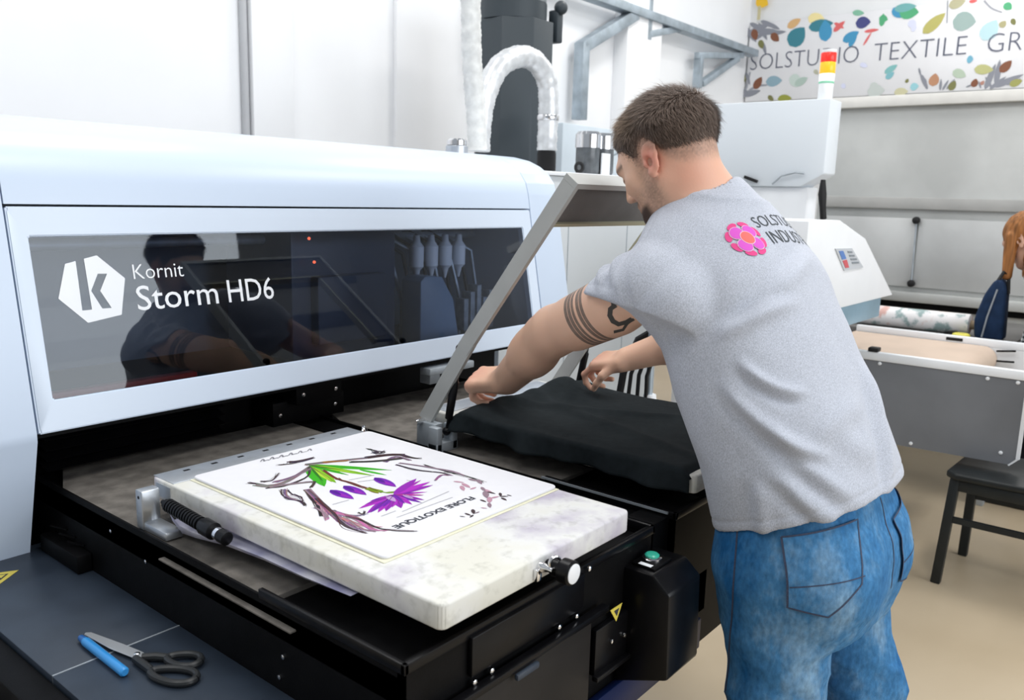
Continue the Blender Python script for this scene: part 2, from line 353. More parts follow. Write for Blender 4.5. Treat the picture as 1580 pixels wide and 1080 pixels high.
# text boxes (x0,z0,x1,z1) rel panel
PRINT=[((0.16, 0.12, 0.13), 0.002, 0.007, [(0.7833, 1.2065), (0.7932, 1.1843), (0.7983, 1.1581)]), ((0.42, 0.33, 0.38), 0.012, 0.006, [(0.7875, 1.1863), (0.7983, 1.1658), (0.8337, 1.1644), (0.9083, 1.1997)]), ((0.16, 0.12, 0.13), 0.004, 0.002, [(0.7875, 1.1605), (0.8211, 1.1471), (0.8714, 1.1591), (0.9071, 1.2008)]), ((0.42, 0.33, 0.38), 0.008, 0.003, [(0.8162, 1.176), (0.8492, 1.1754), (0.9031, 1.1903)]), ((0.16, 0.12, 0.13), 0.003, 0.001, [(0.7995, 1.1935), (0.8185, 1.187), (0.8496, 1.2099)]), ((0.42, 0.33, 0.38), 0.006, 0.004, [(0.7941, 1.1599), (0.8317, 1.1465), (0.8604, 1.1297)]), ((0.16, 0.12, 0.13), 0.002, 0.004, [(0.8023, 1.1385), (0.7879, 1.1161), (0.7835, 1.0905), (0.7904, 1.0713), (0.784, 1.0488)]), ((0.16, 0.12, 0.13), 0.003, 0.001, [(0.8068, 1.1274), (0.8, 1.1034), (0.8014, 1.0836), (0.786, 1.0584)]), ((0.42, 0.33, 0.38), 0.005, 0.002, [(0.8053, 1.1353), (0.7889, 1.1028), (0.7889, 1.0788)]), ((0.16, 0.12, 0.13), 0.004, 0.006, [(0.8273, 1.1059), (0.8098, 1.0687), (0.7976, 1.0344), (0.7728, 0.9938)]), ((0.42, 0.33, 0.38), 0.01, 0.004, [(0.832, 1.1073), (0.8127, 1.0537), (0.7917, 0.9956), (0.7795, 0.9547)]), ((0.16, 0.12, 0.13), 0.006, 0.002, [(0.8158, 1.0624), (0.8024, 1.0179), (0.7907, 0.9856), (0.7718, 0.9371), (0.7757, 0.8929)]), ((0.42, 0.33, 0.38), 0.009, 0.003, [(0.7996, 1.0324), (0.7907, 0.9856), (0.7755, 0.9332), (0.7797, 0.9135)]), ((0.42, 0.33, 0.38), 0.006, 0.002, [(0.7965, 1.0016), (0.8011, 0.9637), (0.8211, 0.9533)]), ((0.62, 0.42, 0.5), 0.008, 0.002, [(0.7955, 0.9915), (0.8038, 0.95), (0.7906, 0.9018), (0.8023, 0.8792)]), ((0.16, 0.12, 0.13), 0.003, 0.001, [(0.7973, 0.9677), (0.8028, 0.9405), (0.8002, 0.8966), (0.8114, 0.8695), (0.8313, 0.8442)]), ((0.16, 0.12, 0.13), 0.005, 0.002, [(0.8416, 1.1101), (0.8626, 1.1275), (0.852, 1.1386)]), ((0.42, 0.33, 0.38), 0.006, 0.002, [(0.7738, 0.982), (0.7841, 1.0037), (0.7889, 1.0322)]), ((0.16, 0.12, 0.13), 0.003, 0.002, [(0.8203, 0.9652), (0.8221, 0.9545), (0.832, 0.9616)]), ((0.62, 0.42, 0.5), 0.006, 0.002, [(0.7888, 0.966), (0.7888, 0.9241), (0.8061, 0.8953)]), ((0.42, 0.33, 0.38), 0.005, 0.001, [(0.7869, 0.9468), (0.7833, 0.9096), (0.7892, 0.8883)]), ((0.62, 0.42, 0.5), 0.007, 0.003, [(0.8026, 1.0408), (0.7985, 1.022), (0.7693, 0.9762)]), ((0.16, 0.12, 0.13), 0.01, 0.004, [(0.8982, 1.2477), (0.9174, 1.2356), (0.9445, 1.2389)]), ((0.16, 0.12, 0.13), 0.003, 0.001, [(0.8776, 1.2464), (0.8942, 1.2367), (0.9096, 1.236)]), ((0.42, 0.33, 0.38), 0.01, 0.008, [(0.909, 1.2138), (0.946, 1.1983), (0.9886, 1.1776), (1.0192, 1.1619)]), ((0.16, 0.12, 0.13), 0.012, 0.01, [(1.0145, 1.1667), (1.0541, 1.1501), (1.0756, 1.128)]), ((0.16, 0.12, 0.13), 0.01, 0.001, [(1.0708, 1.1329), (1.0734, 1.106), (1.0826, 1.0886)]), ((0.16, 0.12, 0.13), 0.007, 0.005, [(0.9758, 1.1675), (1.014, 1.1358), (1.0578, 1.1142)]), ((0.55, 0.25, 0.14), 0.006, 0.003, [(0.9401, 1.2013), (0.9678, 1.1835), (0.9805, 1.1782)]), ((0.42, 0.33, 0.38), 0.008, 0.006, [(1.0196, 1.1223), (1.0559, 1.132), (1.0596, 1.0965)]), ((0.16, 0.12, 0.13), 0.003, 0.002, [(1.0523, 1.2101), (1.0543, 1.1862), (1.0625, 1.1694)]), ((0.16, 0.12, 0.13), 0.004, 0.002, [(1.0441, 1.185), (1.0483, 1.1691), (1.0643, 1.1725)]), ((0.16, 0.12, 0.13), 0.002, 0.003, [(1.0548, 1.2024), (1.0513, 1.1776), (1.045, 1.1758)]), ((0.16, 0.12, 0.13), 0.003, 0.002, [(1.0226, 1.0962), (1.0285, 1.0455), (1.047, 1.0045), (1.0473, 0.987)]), ((0.42, 0.33, 0.38), 0.005, 0.003, [(1.0345, 1.0992), (1.052, 1.0507), (1.0655, 0.9997), (1.0652, 0.9641)]), ((0.16, 0.12, 0.13), 0.003, 0.002, [(1.0594, 1.0581), (1.061, 1.0044), (1.066, 0.9561), (1.0622, 0.9186)]), ((0.42, 0.33, 0.38), 0.004, 0.002, [(1.0125, 0.9843), (1.0384, 0.9962), (1.0518, 0.9823)]), ('leaf', (0.62, 0.42, 0.5), (1.0299, 0.9572), (1.038, 0.9393), 0.28), ('leaf', (0.62, 0.42, 0.5), (1.0327, 0.9398), (1.0252, 0.9137), 0.28), ('leaf', (0.42, 0.33, 0.38), (1.057, 0.9472), (1.0597, 0.9256), 0.28), ('leaf', (0.62, 0.42, 0.5), (1.0224, 0.9323), (1.007, 0.9117), 0.28), ('leaf', (0.62, 0.42, 0.5), (1.0193, 0.9084), (1.0356, 0.9087), 0.28), ('leaf', (0.42, 0.33, 0.38), (1.0657, 0.9328), (1.0523, 0.9115), 0.28), ('leaf', (0.62, 0.42, 0.5), (1.0355, 0.8935), (1.0331, 0.8704), 0.28), ('leaf', (0.42, 0.33, 0.38), (1.0309, 0.8851), (1.0074, 0.8605), 0.28), ('leaf', (0.16, 0.12, 0.13), (1.0307, 0.8802), (1.033, 0.8633), 0.28), ('leaf', (0.62, 0.42, 0.5), (1.0112, 0.8553), (1.0282, 0.8513), 0.28), ('leaf', (0.42, 0.33, 0.38), (1.0414, 0.9024), (1.0301, 0.8843), 0.28), ('leaf', (0.16, 0.12, 0.13), (1.0281, 0.8506), (1.0385, 0.8397), 0.28), ('leaf', (0.16, 0.12, 0.13), (1.0259, 0.845), (1.0211, 0.8291), 0.28), ('leaf', (0.16, 0.12, 0.13), (1.0417, 0.8612), (1.0298, 0.8491), 0.28), ('leaf', (0.16, 0.12, 0.13), (1.0422, 0.8463), (1.0435, 0.8364), 0.28), ('leaf', (0.62, 0.42, 0.5), (1.0145, 0.8608), (0.9935, 0.8427), 0.28), ('leaf', (0.16, 0.12, 0.13), (0.9943, 0.8638), (0.993, 0.8491), 0.28), ('leaf', (0.42, 0.33, 0.38), (0.9927, 0.8433), (0.9781, 0.828), 0.28), ('leaf', (0.62, 0.42, 0.5), (0.9681, 0.8388), (0.9725, 0.8294), 0.28), ('leaf', (0.16, 0.12, 0.13), (0.9328, 0.8418), (0.9321, 0.8279), 0.28), ('leaf', (0.16, 0.12, 0.13), (0.9537, 0.8439), (0.94, 0.8289), 0.28), ('leaf', (0.16, 0.12, 0.13), (0.9181, 0.8388), (0.9219, 0.831), 0.28), ('leaf', (0.16, 0.12, 0.13), (0.9369, 0.8276), (0.9246, 0.8238), 0.28), ('leaf', (0.42, 0.33, 0.38), (0.9533, 0.8295), (0.9425, 0.8297), 0.28), ('leaf', (0.12, 0.55, 0.05), (0.9113, 1.2115), (0.997, 1.0782), 0.09), ('leaf', (0.35, 0.62, 0.06), (0.9135, 1.2092), (0.9548, 1.0791), 0.1), ('leaf', (0.55, 0.75, 0.12), (0.9126, 1.2027), (0.9469, 1.1086), 0.06), ('leaf', (0.12, 0.55, 0.05), (0.9102, 1.2022), (0.8599, 1.0973), 0.22), ('leaf', (0.35, 0.62, 0.06), (0.9094, 1.1985), (0.885, 1.0973), 0.16), ('leaf', (0.55, 0.75, 0.12), (0.9073, 1.1932), (0.8827, 1.1065), 0.09), ('leaf', (0.12, 0.55, 0.05), (0.9126, 1.2027), (0.9261, 1.1132), 0.1), ('leaf', (0.06, 0.3, 0.04), (0.9116, 1.2067), (0.9345, 1.1431), 0.04), ('leaf', (0.06, 0.3, 0.04), (0.9083, 1.1997), (0.8731, 1.1165), 0.05), ('leaf', (0.12, 0.55, 0.05), (0.9587, 1.1223), (0.9721, 1.0653), 0.12), ((0.3, 0.16, 0.12), 0.005, 0.004, [(0.9123, 1.1661), (0.8999, 1.1156), (0.902, 1.0796), (0.9031, 1.039)]), ((0.4, 0.45, 0.06), 0.009, 0.012, [(0.9031, 1.039), (0.9059, 1.0194), (0.907, 1.0094)]), ((0.3, 0.5, 0.1), 0.003, 0.002, [(0.9068, 1.016), (0.9133, 0.9965), (0.9275, 0.9942)]), ('leaf', (0.3, 0.05, 0.55), (0.8556, 1.0761), (0.8547, 1.0153), 0.3), ('leaf', (0.42, 0.06, 0.55), (0.8532, 1.0661), (0.8547, 1.0153), 0.14), ('leaf', (0.18, 0.03, 0.4), (0.8556, 1.0761), (0.8514, 1.043), 0.25), ('leaf', (0.3, 0.05, 0.55), (0.884, 1.076), (0.8815, 1.0151), 0.3), ('leaf', (0.42, 0.06, 0.55), (0.8813, 1.0658), (0.8815, 1.0151), 0.14), ('leaf', (0.18, 0.03, 0.4), (0.884, 1.076), (0.8793, 1.0424), 0.25), ('leaf', (0.3, 0.05, 0.55), (0.9478, 1.0698), (0.9419, 1.0087), 0.3), ('leaf', (0.42, 0.06, 0.55), (0.9447, 1.0593), (0.9419, 1.0087), 0.14), ('leaf', (0.18, 0.03, 0.4), (0.9478, 1.0698), (0.9418, 1.0353), 0.25), ('leaf', (0.42, 0.06, 0.55), (0.9137, 0.9836), (0.9907, 0.9694), 0.16), ('leaf', (0.55, 0.08, 0.62), (0.9137, 0.9836), (0.9993, 0.9845), 0.14), ('leaf', (0.42, 0.06, 0.55), (0.9137, 0.9836), (0.995, 1.0136), 0.16), ('leaf', (0.3, 0.05, 0.55), (0.9137, 0.9836), (0.9734, 0.9718), 0.12), ('leaf', (0.55, 0.08, 0.62), (0.9137, 0.9836), (0.9609, 0.9528), 0.14), ('leaf', (0.42, 0.06, 0.55), (0.9137, 0.9836), (0.9307, 0.9289), 0.2), ('leaf', (0.3, 0.05, 0.55), (0.9137, 0.9836), (0.9191, 0.9234), 0.15), ('leaf', (0.55, 0.08, 0.62), (0.9137, 0.9836), (0.9025, 0.9292), 0.2), ('leaf', (0.42, 0.06, 0.55), (0.9137, 0.9836), (0.8797, 0.9303), 0.24), ('leaf', (0.55, 0.08, 0.62), (0.9137, 0.9836), (0.8726, 0.9435), 0.26), ('leaf', (0.42, 0.06, 0.55), (0.9137, 0.9836), (0.8542, 0.9381), 0.18), ('leaf', (0.55, 0.08, 0.62), (0.9137, 0.9836), (0.8414, 0.9428), 0.14), ('leaf', (0.42, 0.06, 0.55), (0.9137, 0.9836), (0.8274, 0.9521), 0.15), ('leaf', (0.3, 0.05, 0.55), (0.9137, 0.9836), (0.8337, 0.9509), 0.12), ('leaf', (0.55, 0.08, 0.62), (0.9137, 0.9836), (0.8323, 0.9771), 0.15), ('leaf', (0.42, 0.06, 0.55), (0.9137, 0.9836), (0.8511, 0.9836), 0.16), ('leaf', (0.3, 0.05, 0.55), (0.9137, 0.9836), (0.8677, 0.9896), 0.16), ('leaf', (0.55, 0.08, 0.62), (0.9137, 0.9836), (0.8812, 0.9873), 0.2), ('leaf', (0.3, 0.05, 0.55), (0.9137, 0.9836), (0.9422, 0.966), 0.18), ('leaf', (0.55, 0.08, 0.62), (0.9137, 0.9836), (0.9435, 0.946), 0.12), ('leaf', (0.42, 0.06, 0.55), (0.9137, 0.9836), (0.9461, 0.9874), 0.22), ('leaf', (0.7, 0.1, 0.45), (0.9137, 0.9836), (0.9463, 0.9467), 0.1), ('leaf', (0.55, 0.08, 0.62), (0.9137, 0.9836), (0.9951, 1.0025), 0.1), ('leaf', (0.3, 0.05, 0.55), (0.9137, 0.9836), (0.8628, 0.9539), 0.14), ('leaf', (0.3, 0.05, 0.55), (0.9137, 0.9836), (0.8973, 0.9405), 0.14), ('leaf', (0.35, 0.4, 0.12), (0.9092, 1.0008), (0.9287, 0.9866), 0.3), ('leaf', (0.62, 0.45, 0.7), (0.9026, 0.9891), (0.8929, 0.957), 0.3), ('leaf', (0.62, 0.45, 0.7), (0.9239, 0.9728), (0.9215, 0.9447), 0.25), ((0.6, 0.6, 0.62), 0.0015, 0.0015, [(0.8477, 0.9065), (0.9713, 0.9044)]), ((0.6, 0.6, 0.62), 0.0015, 0.0015, [(0.87, 0.9179), (0.9878, 0.9283)]), ((0.6, 0.6, 0.62), 0.0015, 0.0015, [(0.8351, 0.9275), (0.8658, 0.9279)]), ((0.6, 0.6, 0.62), 0.0015, 0.0015, [(0.9135, 1.0743), (0.9464, 1.0602)]), ((0.6, 0.6, 0.62), 0.0015, 0.0015, [(0.9089, 1.0926), (0.9568, 1.0813)]), ((0.6, 0.6, 0.62), 0.0015, 0.0015, [(0.8157, 1.021), (0.8465, 1.018)]), ((0.6, 0.6, 0.62), 0.0015, 0.0015, [(0.982, 1.0025), (0.9778, 1.0206)]), ((0.35, 0.35, 0.38), 0.0015, 0.003, [(0.8633, 1.2869), (0.8753, 1.296), (0.8695, 1.2836)]), ((0.35, 0.35, 0.38), 0.0015, 0.003, [(0.8727, 1.286), (0.8786, 1.2861), (0.8791, 1.2828)]), ((0.35, 0.35, 0.38), 0.0015, 0.003, [(0.8823, 1.2851), (0.8946, 1.2943), (0.8888, 1.2821)]), ((0.35, 0.35, 0.38), 0.0015, 0.003, [(0.8919, 1.2843), (0.8979, 1.2843), (0.8986, 1.2814)]), ((0.35, 0.35, 0.38), 0.0015, 0.003, [(0.9016, 1.2834), (0.9142, 1.2926), (0.9085, 1.2807)]), ((0.35, 0.35, 0.38), 0.0015, 0.003, [(0.9114, 1.2825), (0.9175, 1.2825), (0.9185, 1.2799)]), ((0.35, 0.35, 0.38), 0.0015, 0.003, [(0.9213, 1.2815), (0.9342, 1.2909), (0.9285, 1.2792)]), ((0.35, 0.35, 0.38), 0.0015, 0.003, [(0.9312, 1.2806), (0.9375, 1.2807), (0.9387, 1.2784)]), ((0.35, 0.35, 0.38), 0.0015, 0.003, [(0.9413, 1.2797), (0.9546, 1.2891), (0.949, 1.2777)]), ((0.35, 0.35, 0.38), 0.0015, 0.003, [(0.9514, 1.2788), (0.9578, 1.2788), (0.9593, 1.2769)]), ((0.35, 0.35, 0.38), 0.0015, 0.003, [(0.9617, 1.2778), (0.9753, 1.2873), (0.9698, 1.2761)]), ((0.4, 0.4, 0.42), 0.0015, 0.002, [(0.8735, 1.2461), (0.8792, 1.2476)]), ((0.4, 0.4, 0.42), 0.0015, 0.002, [(0.8804, 1.2449), (0.8862, 1.2465)]), ((0.4, 0.4, 0.42), 0.0015, 0.002, [(0.8874, 1.2437), (0.8932, 1.2452)]), ((0.4, 0.4, 0.42), 0.0015, 0.002, [(0.8944, 1.2425), (0.9003, 1.244)]), ((0.4, 0.4, 0.42), 0.0015, 0.002, [(0.9015, 1.2413), (0.9074, 1.2428)])]
BANNER=[('leaf', (0.72, 0.5, 0.28), (3.218, 3.007), (3.098, 3.069), 0.35), ('leaf', (0.1, 0.3, 0.36), (3.183, 2.845), (3.058, 2.992), 0.55), ('leaf', (0.88, 0.78, 0.45), (3.032, 3.072), (2.879, 3.038), 0.4), ('leaf', (0.1, 0.3, 0.36), (3.019, 2.988), (2.8, 3.003), 0.3), ('leaf', (0.12, 0.38, 0.58), (2.852, 2.854), (2.879, 3.038), 0.4), ('leaf', (0.75, 0.22, 0.22), (2.793, 2.93), (2.699, 3.01), 0.25), ('leaf', (0.75, 0.22, 0.22), (2.791, 3.002), (2.702, 2.948), 0.2), ('leaf', (0.12, 0.13, 0.3), (2.605, 2.983), (2.478, 2.979), 0.5), ('leaf', (0.3, 0.55, 0.42), (2.641, 3.075), (2.54, 3.056), 0.3), ('leaf', (0.75, 0.22, 0.22), (2.525, 2.904), (2.401, 2.91), 0.15), ('leaf', (0.75, 0.22, 0.22), (2.522, 2.789), (2.461, 2.899), 0.1), ('leaf', (0.12, 0.38, 0.58), (2.701, 2.84), (2.57, 2.909), 0.35), ('leaf', (0.12, 0.38, 0.58), (2.64, 2.787), (2.588, 2.91), 0.25), ('leaf', (0.16, 0.48, 0.28), (2.41, 3.007), (2.338, 2.982), 0.5), ('leaf', (0.16, 0.48, 0.28), (2.386, 2.935), (2.379, 3.039), 0.3), ('leaf', (0.12, 0.38, 0.58), (2.304, 3.074), (2.227, 2.988), 0.4), ('leaf', (0.16, 0.48, 0.28), (2.249, 3.033), (2.095, 3.017), 0.45), ('leaf', (0.25, 0.5, 0.5), (2.295, 3.064), (2.118, 3.07), 0.25), ('leaf', (0.72, 0.74, 0.88), (2.164, 2.956), (2.108, 2.899), 0.5), ('leaf', (0.72, 0.74, 0.88), (2.13, 2.867), (2.111, 2.925), 0.4), ('leaf', (0.55, 0.52, 0.22), (2.044, 2.846), (1.889, 2.991), 0.28), ('leaf', (0.42, 0.52, 0.5), (1.825, 2.922), (1.653, 2.896), 0.55), ('leaf', (0.55, 0.72, 0.76), (1.587, 2.751), (1.506, 2.897), 0.5), ('leaf', (0.5, 0.47, 0.3), (1.476, 2.838), (1.441, 2.883), 0.6), ('leaf', (0.55, 0.53, 0.38), (1.87, 3.042), (1.747, 3.069), 0.4), ('leaf', (0.75, 0.22, 0.22), (1.722, 3.058), (1.661, 3.059), 0.3), ('leaf', (0.16, 0.48, 0.28), (1.467, 3.013), (1.41, 2.967), 0.5), ('leaf', (0.28, 0.28, 0.14), (1.401, 2.894), (1.373, 2.844), 0.4), ((0.33, 0.34, 0.38), 0.01, 0.006, [(1.614, 3.054), (1.554, 2.991), (1.474, 2.95)]), ((0.33, 0.34, 0.38), 0.006, 0.006, [(1.883, 3.085), (1.868, 2.909)]), ('leaf', (0.33, 0.34, 0.38), (3.625, 3.047), (3.507, 2.901), 0.16), ('leaf', (0.33, 0.34, 0.38), (3.599, 2.987), (3.375, 3.06), 0.16), ('leaf', (0.33, 0.34, 0.38), (3.585, 3.081), (3.431, 2.99), 0.16), ('leaf', (0.33, 0.34, 0.38), (3.551, 2.925), (3.41, 2.988), 0.16), ('leaf', (0.33, 0.34, 0.38), (3.515, 2.998), (3.286, 2.976), 0.16), ('leaf', (0.33, 0.34, 0.38), (3.5, 3.073), (3.403, 2.911), 0.16), ('leaf', (0.33, 0.34, 0.38), (3.481, 3.09), (3.33, 3.018), 0.16), ('leaf', (0.33, 0.34, 0.38), (3.416, 3.064), (3.287, 2.995), 0.16), ('leaf', (0.33, 0.34, 0.38), (3.637, 2.932), (3.585, 2.812), 0.16), ('leaf', (0.33, 0.34, 0.38), (3.387, 2.967), (3.225, 2.971), 0.16), ('leaf', (0.33, 0.34, 0.38), (3.444, 2.896), (3.402, 2.778), 0.16), ('leaf', (0.33, 0.34, 0.38), (3.638, 3.067), (3.574, 2.946), 0.16), ('leaf', (0.3, 0.15, 0.1), (3.549, 3.02), (3.509, 2.921), 0.4), ('leaf', (0.3, 0.15, 0.1), (3.367, 2.965), (3.289, 2.892), 0.4), ('leaf', (0.28, 0.28, 0.14), (3.477, 2.918), (3.439, 2.838), 0.4), ('leaf', (0.85, 0.58, 0.08), (3.539, 3.285), (3.42, 3.225), 0.5), ((0.55, 0.5, 0.3), 0.02, 0.02, [(3.503, 3.225), (3.503, 3.101)]), ((0.33, 0.34, 0.38), 0.02, 0.01, [(3.636, 2.384), (3.579, 2.479), (3.549, 2.634)]), ((0.33, 0.34, 0.38), 0.02, 0.01, [(3.616, 2.402), (3.494, 2.494), (3.369, 2.507)]), ('leaf', (0.28, 0.28, 0.14), (3.631, 2.541), (3.59, 2.617), 0.45), ('leaf', (0.3, 0.15, 0.1), (3.493, 2.479), (3.428, 2.584), 0.4), ('leaf', (0.35, 0.48, 0.55), (3.382, 2.536), (3.227, 2.54), 0.4), ('leaf', (0.33, 0.34, 0.38), (3.644, 2.483), (3.532, 2.438), 0.2), ('leaf', (0.33, 0.34, 0.38), (3.596, 2.421), (3.428, 2.461), 0.2), ('leaf', (0.28, 0.28, 0.14), (3.35, 2.409), (3.294, 2.358), 0.35), ('leaf', (0.4, 0.42, 0.12), (3.254, 2.375), (3.121, 2.375), 0.35), ('leaf', (0.33, 0.34, 0.38), (3.63, 2.443), (3.609, 2.372), 0.3), ('leaf', (0.62, 0.7, 0.66), (3.13, 2.587), (3.08, 2.471), 0.5), ('leaf', (0.5, 0.6, 0.55), (3.102, 2.491), (2.988, 2.55), 0.35), ('leaf', (0.33, 0.34, 0.38), (3.592, 2.637), (3.539, 2.516), 0.15), ('leaf', (0.3, 0.55, 0.55), (2.319, 2.544), (2.221, 2.607), 0.3), ('leaf', (0.3, 0.55, 0.6), (2.306, 2.499), (2.241, 2.547), 0.4), ('leaf', (0.72, 0.74, 0.88), (2.534, 2.638), (2.468, 2.607), 0.35), ('leaf', (0.72, 0.74, 0.88), (2.675, 2.476), (2.643, 2.437), 0.5), ('leaf', (0.62, 0.66, 0.64), (2.447, 2.4), (2.305, 2.401), 0.5), ('leaf', (0.62, 0.66, 0.64), (2.418, 2.47), (2.355, 2.377), 0.4), ('leaf', (0.65, 0.63, 0.45), (2.224, 2.379), (2.112, 2.382), 0.4), ('leaf', (0.55, 0.55, 0.45), (2.935, 2.612), (2.893, 2.572), 0.4), ('leaf', (0.4, 0.65, 0.7), (2.099, 2.416), (2.032, 2.421), 0.6), ('leaf', (0.25, 0.5, 0.62), (1.688, 2.61), (1.64, 2.607), 0.8), ('leaf', (0.28, 0.28, 0.14), (2.137, 2.453), (2.123, 2.487), 0.5), ('leaf', (0.33, 0.34, 0.38), (2.048, 2.569), (2.023, 2.498), 0.14), ('leaf', (0.33, 0.34, 0.38), (2.025, 2.516), (1.962, 2.391), 0.14), ('leaf', (0.33, 0.34, 0.38), (1.988, 2.479), (1.97, 2.392), 0.14), ('leaf', (0.33, 0.34, 0.38), (1.862, 2.377), (1.864, 2.471), 0.14), ('leaf', (0.33, 0.34, 0.38), (1.845, 2.376), (1.806, 2.459), 0.14), ('leaf', (0.33, 0.34, 0.38), (1.814, 2.383), (1.758, 2.465), 0.14), ('leaf', (0.33, 0.34, 0.38), (1.962, 2.391), (2.007, 2.497), 0.14), ('leaf', (0.33, 0.34, 0.38), (1.528, 2.367), (1.474, 2.562), 0.14), ('leaf', (0.33, 0.34, 0.38), (1.497, 2.366), (1.387, 2.458), 0.14), ('leaf', (0.33, 0.34, 0.38), (1.468, 2.381), (1.27, 2.466), 0.14), ('leaf', (0.33, 0.34, 0.38), (1.484, 2.381), (1.539, 2.467), 0.14), ('leaf', (0.33, 0.34, 0.38), (1.455, 2.396), (1.448, 2.592), 0.14), ('leaf', (0.33, 0.34, 0.38), (1.56, 2.377), (1.582, 2.437), 0.14), ('leaf', (0.33, 0.34, 0.38), (1.379, 2.392), (1.281, 2.435), 0.14), ('leaf', (0.33, 0.34, 0.38), (1.671, 2.392), (1.611, 2.414), 0.14), ('leaf', (0.55, 0.33, 0.22), (1.923, 2.415), (1.913, 2.517), 0.5), ('leaf', (0.52, 0.6, 0.5), (1.781, 2.525), (1.68, 2.476), 0.4), ('leaf', (0.28, 0.28, 0.14), (1.788, 2.373), (1.756, 2.448), 0.45), ('leaf', (0.55, 0.55, 0.3), (1.624, 2.531), (1.484, 2.513), 0.35), ('leaf', (0.3, 0.15, 0.1), (1.436, 2.494), (1.364, 2.578), 0.4), ('leaf', (0.42, 0.42, 0.18), (1.357, 2.391), (1.272, 2.421), 0.4), ('leaf', (0.3, 0.15, 0.1), (1.616, 2.389), (1.603, 2.455), 0.5), ('leaf', (0.5, 0.3, 0.25), (1.563, 2.403), (1.543, 2.435), 0.5)]
# ================================================================== PRINTER
PR = thing('garment_printer', (1.3, 1.9, 0), 'large white and black garment printing machine with a tinted window', 'printer')
# front plane of the hood: y as a function of z
def fy(z): return 1.59+(z-0.969)*(0.077/0.408)
PSL = Vector((0, 0.077/0.408, 1)).normalized(); PN = Vector((0, -PSL.z, PSL.y))
def pp(x, dz, lift=0.0):
    """point on the sloped front: x and height above its lower edge"""
    z = 0.969+dz; return Vector((x, fy(z), z))+PN*lift
roof = [(fy(1.381), 1.381), (1.676, 1.425), (1.688, 1.462), (1.712, 1.493), (1.748, 1.517), (1.795, 1.536), (1.86, 1.549), (1.95, 1.556), (2.1, 1.56), (2.4, 1.555), (2.55, 1.53), (2.62, 1.45), (2.63, 1.2)]
inner = [(y+0.02 if i < 5 else (y if i < 10 else y-0.02), z-0.018 if 2 < i < 11 else z) for i, (y, z) in enumerate(roof)]
def shell(mb):
    mb.prism(roof+inner[::-1], 'x', 0.605, 2.128)
    mb.prism([(2.61, 0.3), (2.63, 0.3), (2.63, 1.2), (2.61, 1.2)], 'x', 0.605, 2.128)
part(PR, 'hood_shell', 'hood', shell)
full = [(1.59, 0.969), (fy(1.381), 1.381)]+roof[1:]+[(2.63, 0.3), (2.0, 0.3), (2.0, 0.969)]
part(PR, 'end_cheek', 'hood', lambda b: b.prism(full, 'x', 2.132, 2.285, 0.004))
cheekp = [(1.667, 0.722), (1.592, 0.955), (1.592, 0.972), (fy(1.381), 1.381)]+roof[1:]+[(2.63, 0.3), (1.9, 0.3), (1.667, 0.5)]
part(PR, 'side_cheek', 'hood', lambda b: b.prism(cheekp, 'x', 0.15, 0.602))
# front panel: frame round the window
def frame(mb):
    O = [(0.606, 0.0), (2.128, 0.0), (2.128, 0.408), (0.606, 0.408)]
    I = [(0.638, 0.058), (2.082, 0.058), (2.082, 0.354), (0.638, 0.354)]
    vs = []
    for lift in (0.0, -0.022):
        vs += [pp(x, z, lift) for x, z in O]+[pp(x, z, lift) for x, z in I]
    fs = []
    for i in range(4):
        j = (i+1) % 4
        fs += [(i, j, 4+j, 4+i), (8+i, 12+i, 12+j, 8+j), (i, 8+i, 8+j, j), (4+i, 4+j, 12+j, 12+i)]
    bm = bmesh.new(); bv = [bm.verts.new(v) for v in vs]
    for f in fs: bm.faces.new([bv[k] for k in f])
    bmesh.ops.recalc_face_normals(bm, faces=list(bm.faces))
    bmesh.ops.bevel(bm, geom=list(bm.edges), offset=0.0025, segments=2, affect='EDGES')
    mb.add_bm(bm)
part(PR, 'front_panel', 'panel', frame)
def pane(mb):
    c = [(0.634, 0.054), (2.086, 0.054), (2.086, 0.358), (0.634, 0.358)]
    mb.add([pp(x, z, -0.004) for x, z in c], [(0, 1, 2, 3)])
PANE = part(PR, 'window_pane', 'glass', pane, 0); PANE['label'] = 'long tinted glass window in the printer hood'
fl, tr = poly_faces([EMBLEM, EMBLEM_HOLE])
em = obj('emblem', MB().add([pp(x, z, -0.0032) for x, z in fl], tr), 'ink_white', PANE, 0); em['label'] = 'white hexagon emblem with a cut out letter k'
lettering(PANE, 'lettering', 'Kornit', 'ink_white', pp(0.823, 0.2668, -0.0032), (1, 0, 0), PSL, 0.108, 0.0295, -0.006)
lettering(PANE, 'lettering', 'Storm', 'ink_white', pp(0.823, 0.2045, -0.0032), (1, 0, 0), PSL, 0.180, 0.0500, 0.002)
lettering(PANE, 'lettering', 'HD6', 'ink_white', pp(1.0275, 0.2045, -0.0032), (1, 0, 0), PSL, 0.117, 0.0500, 0.002)
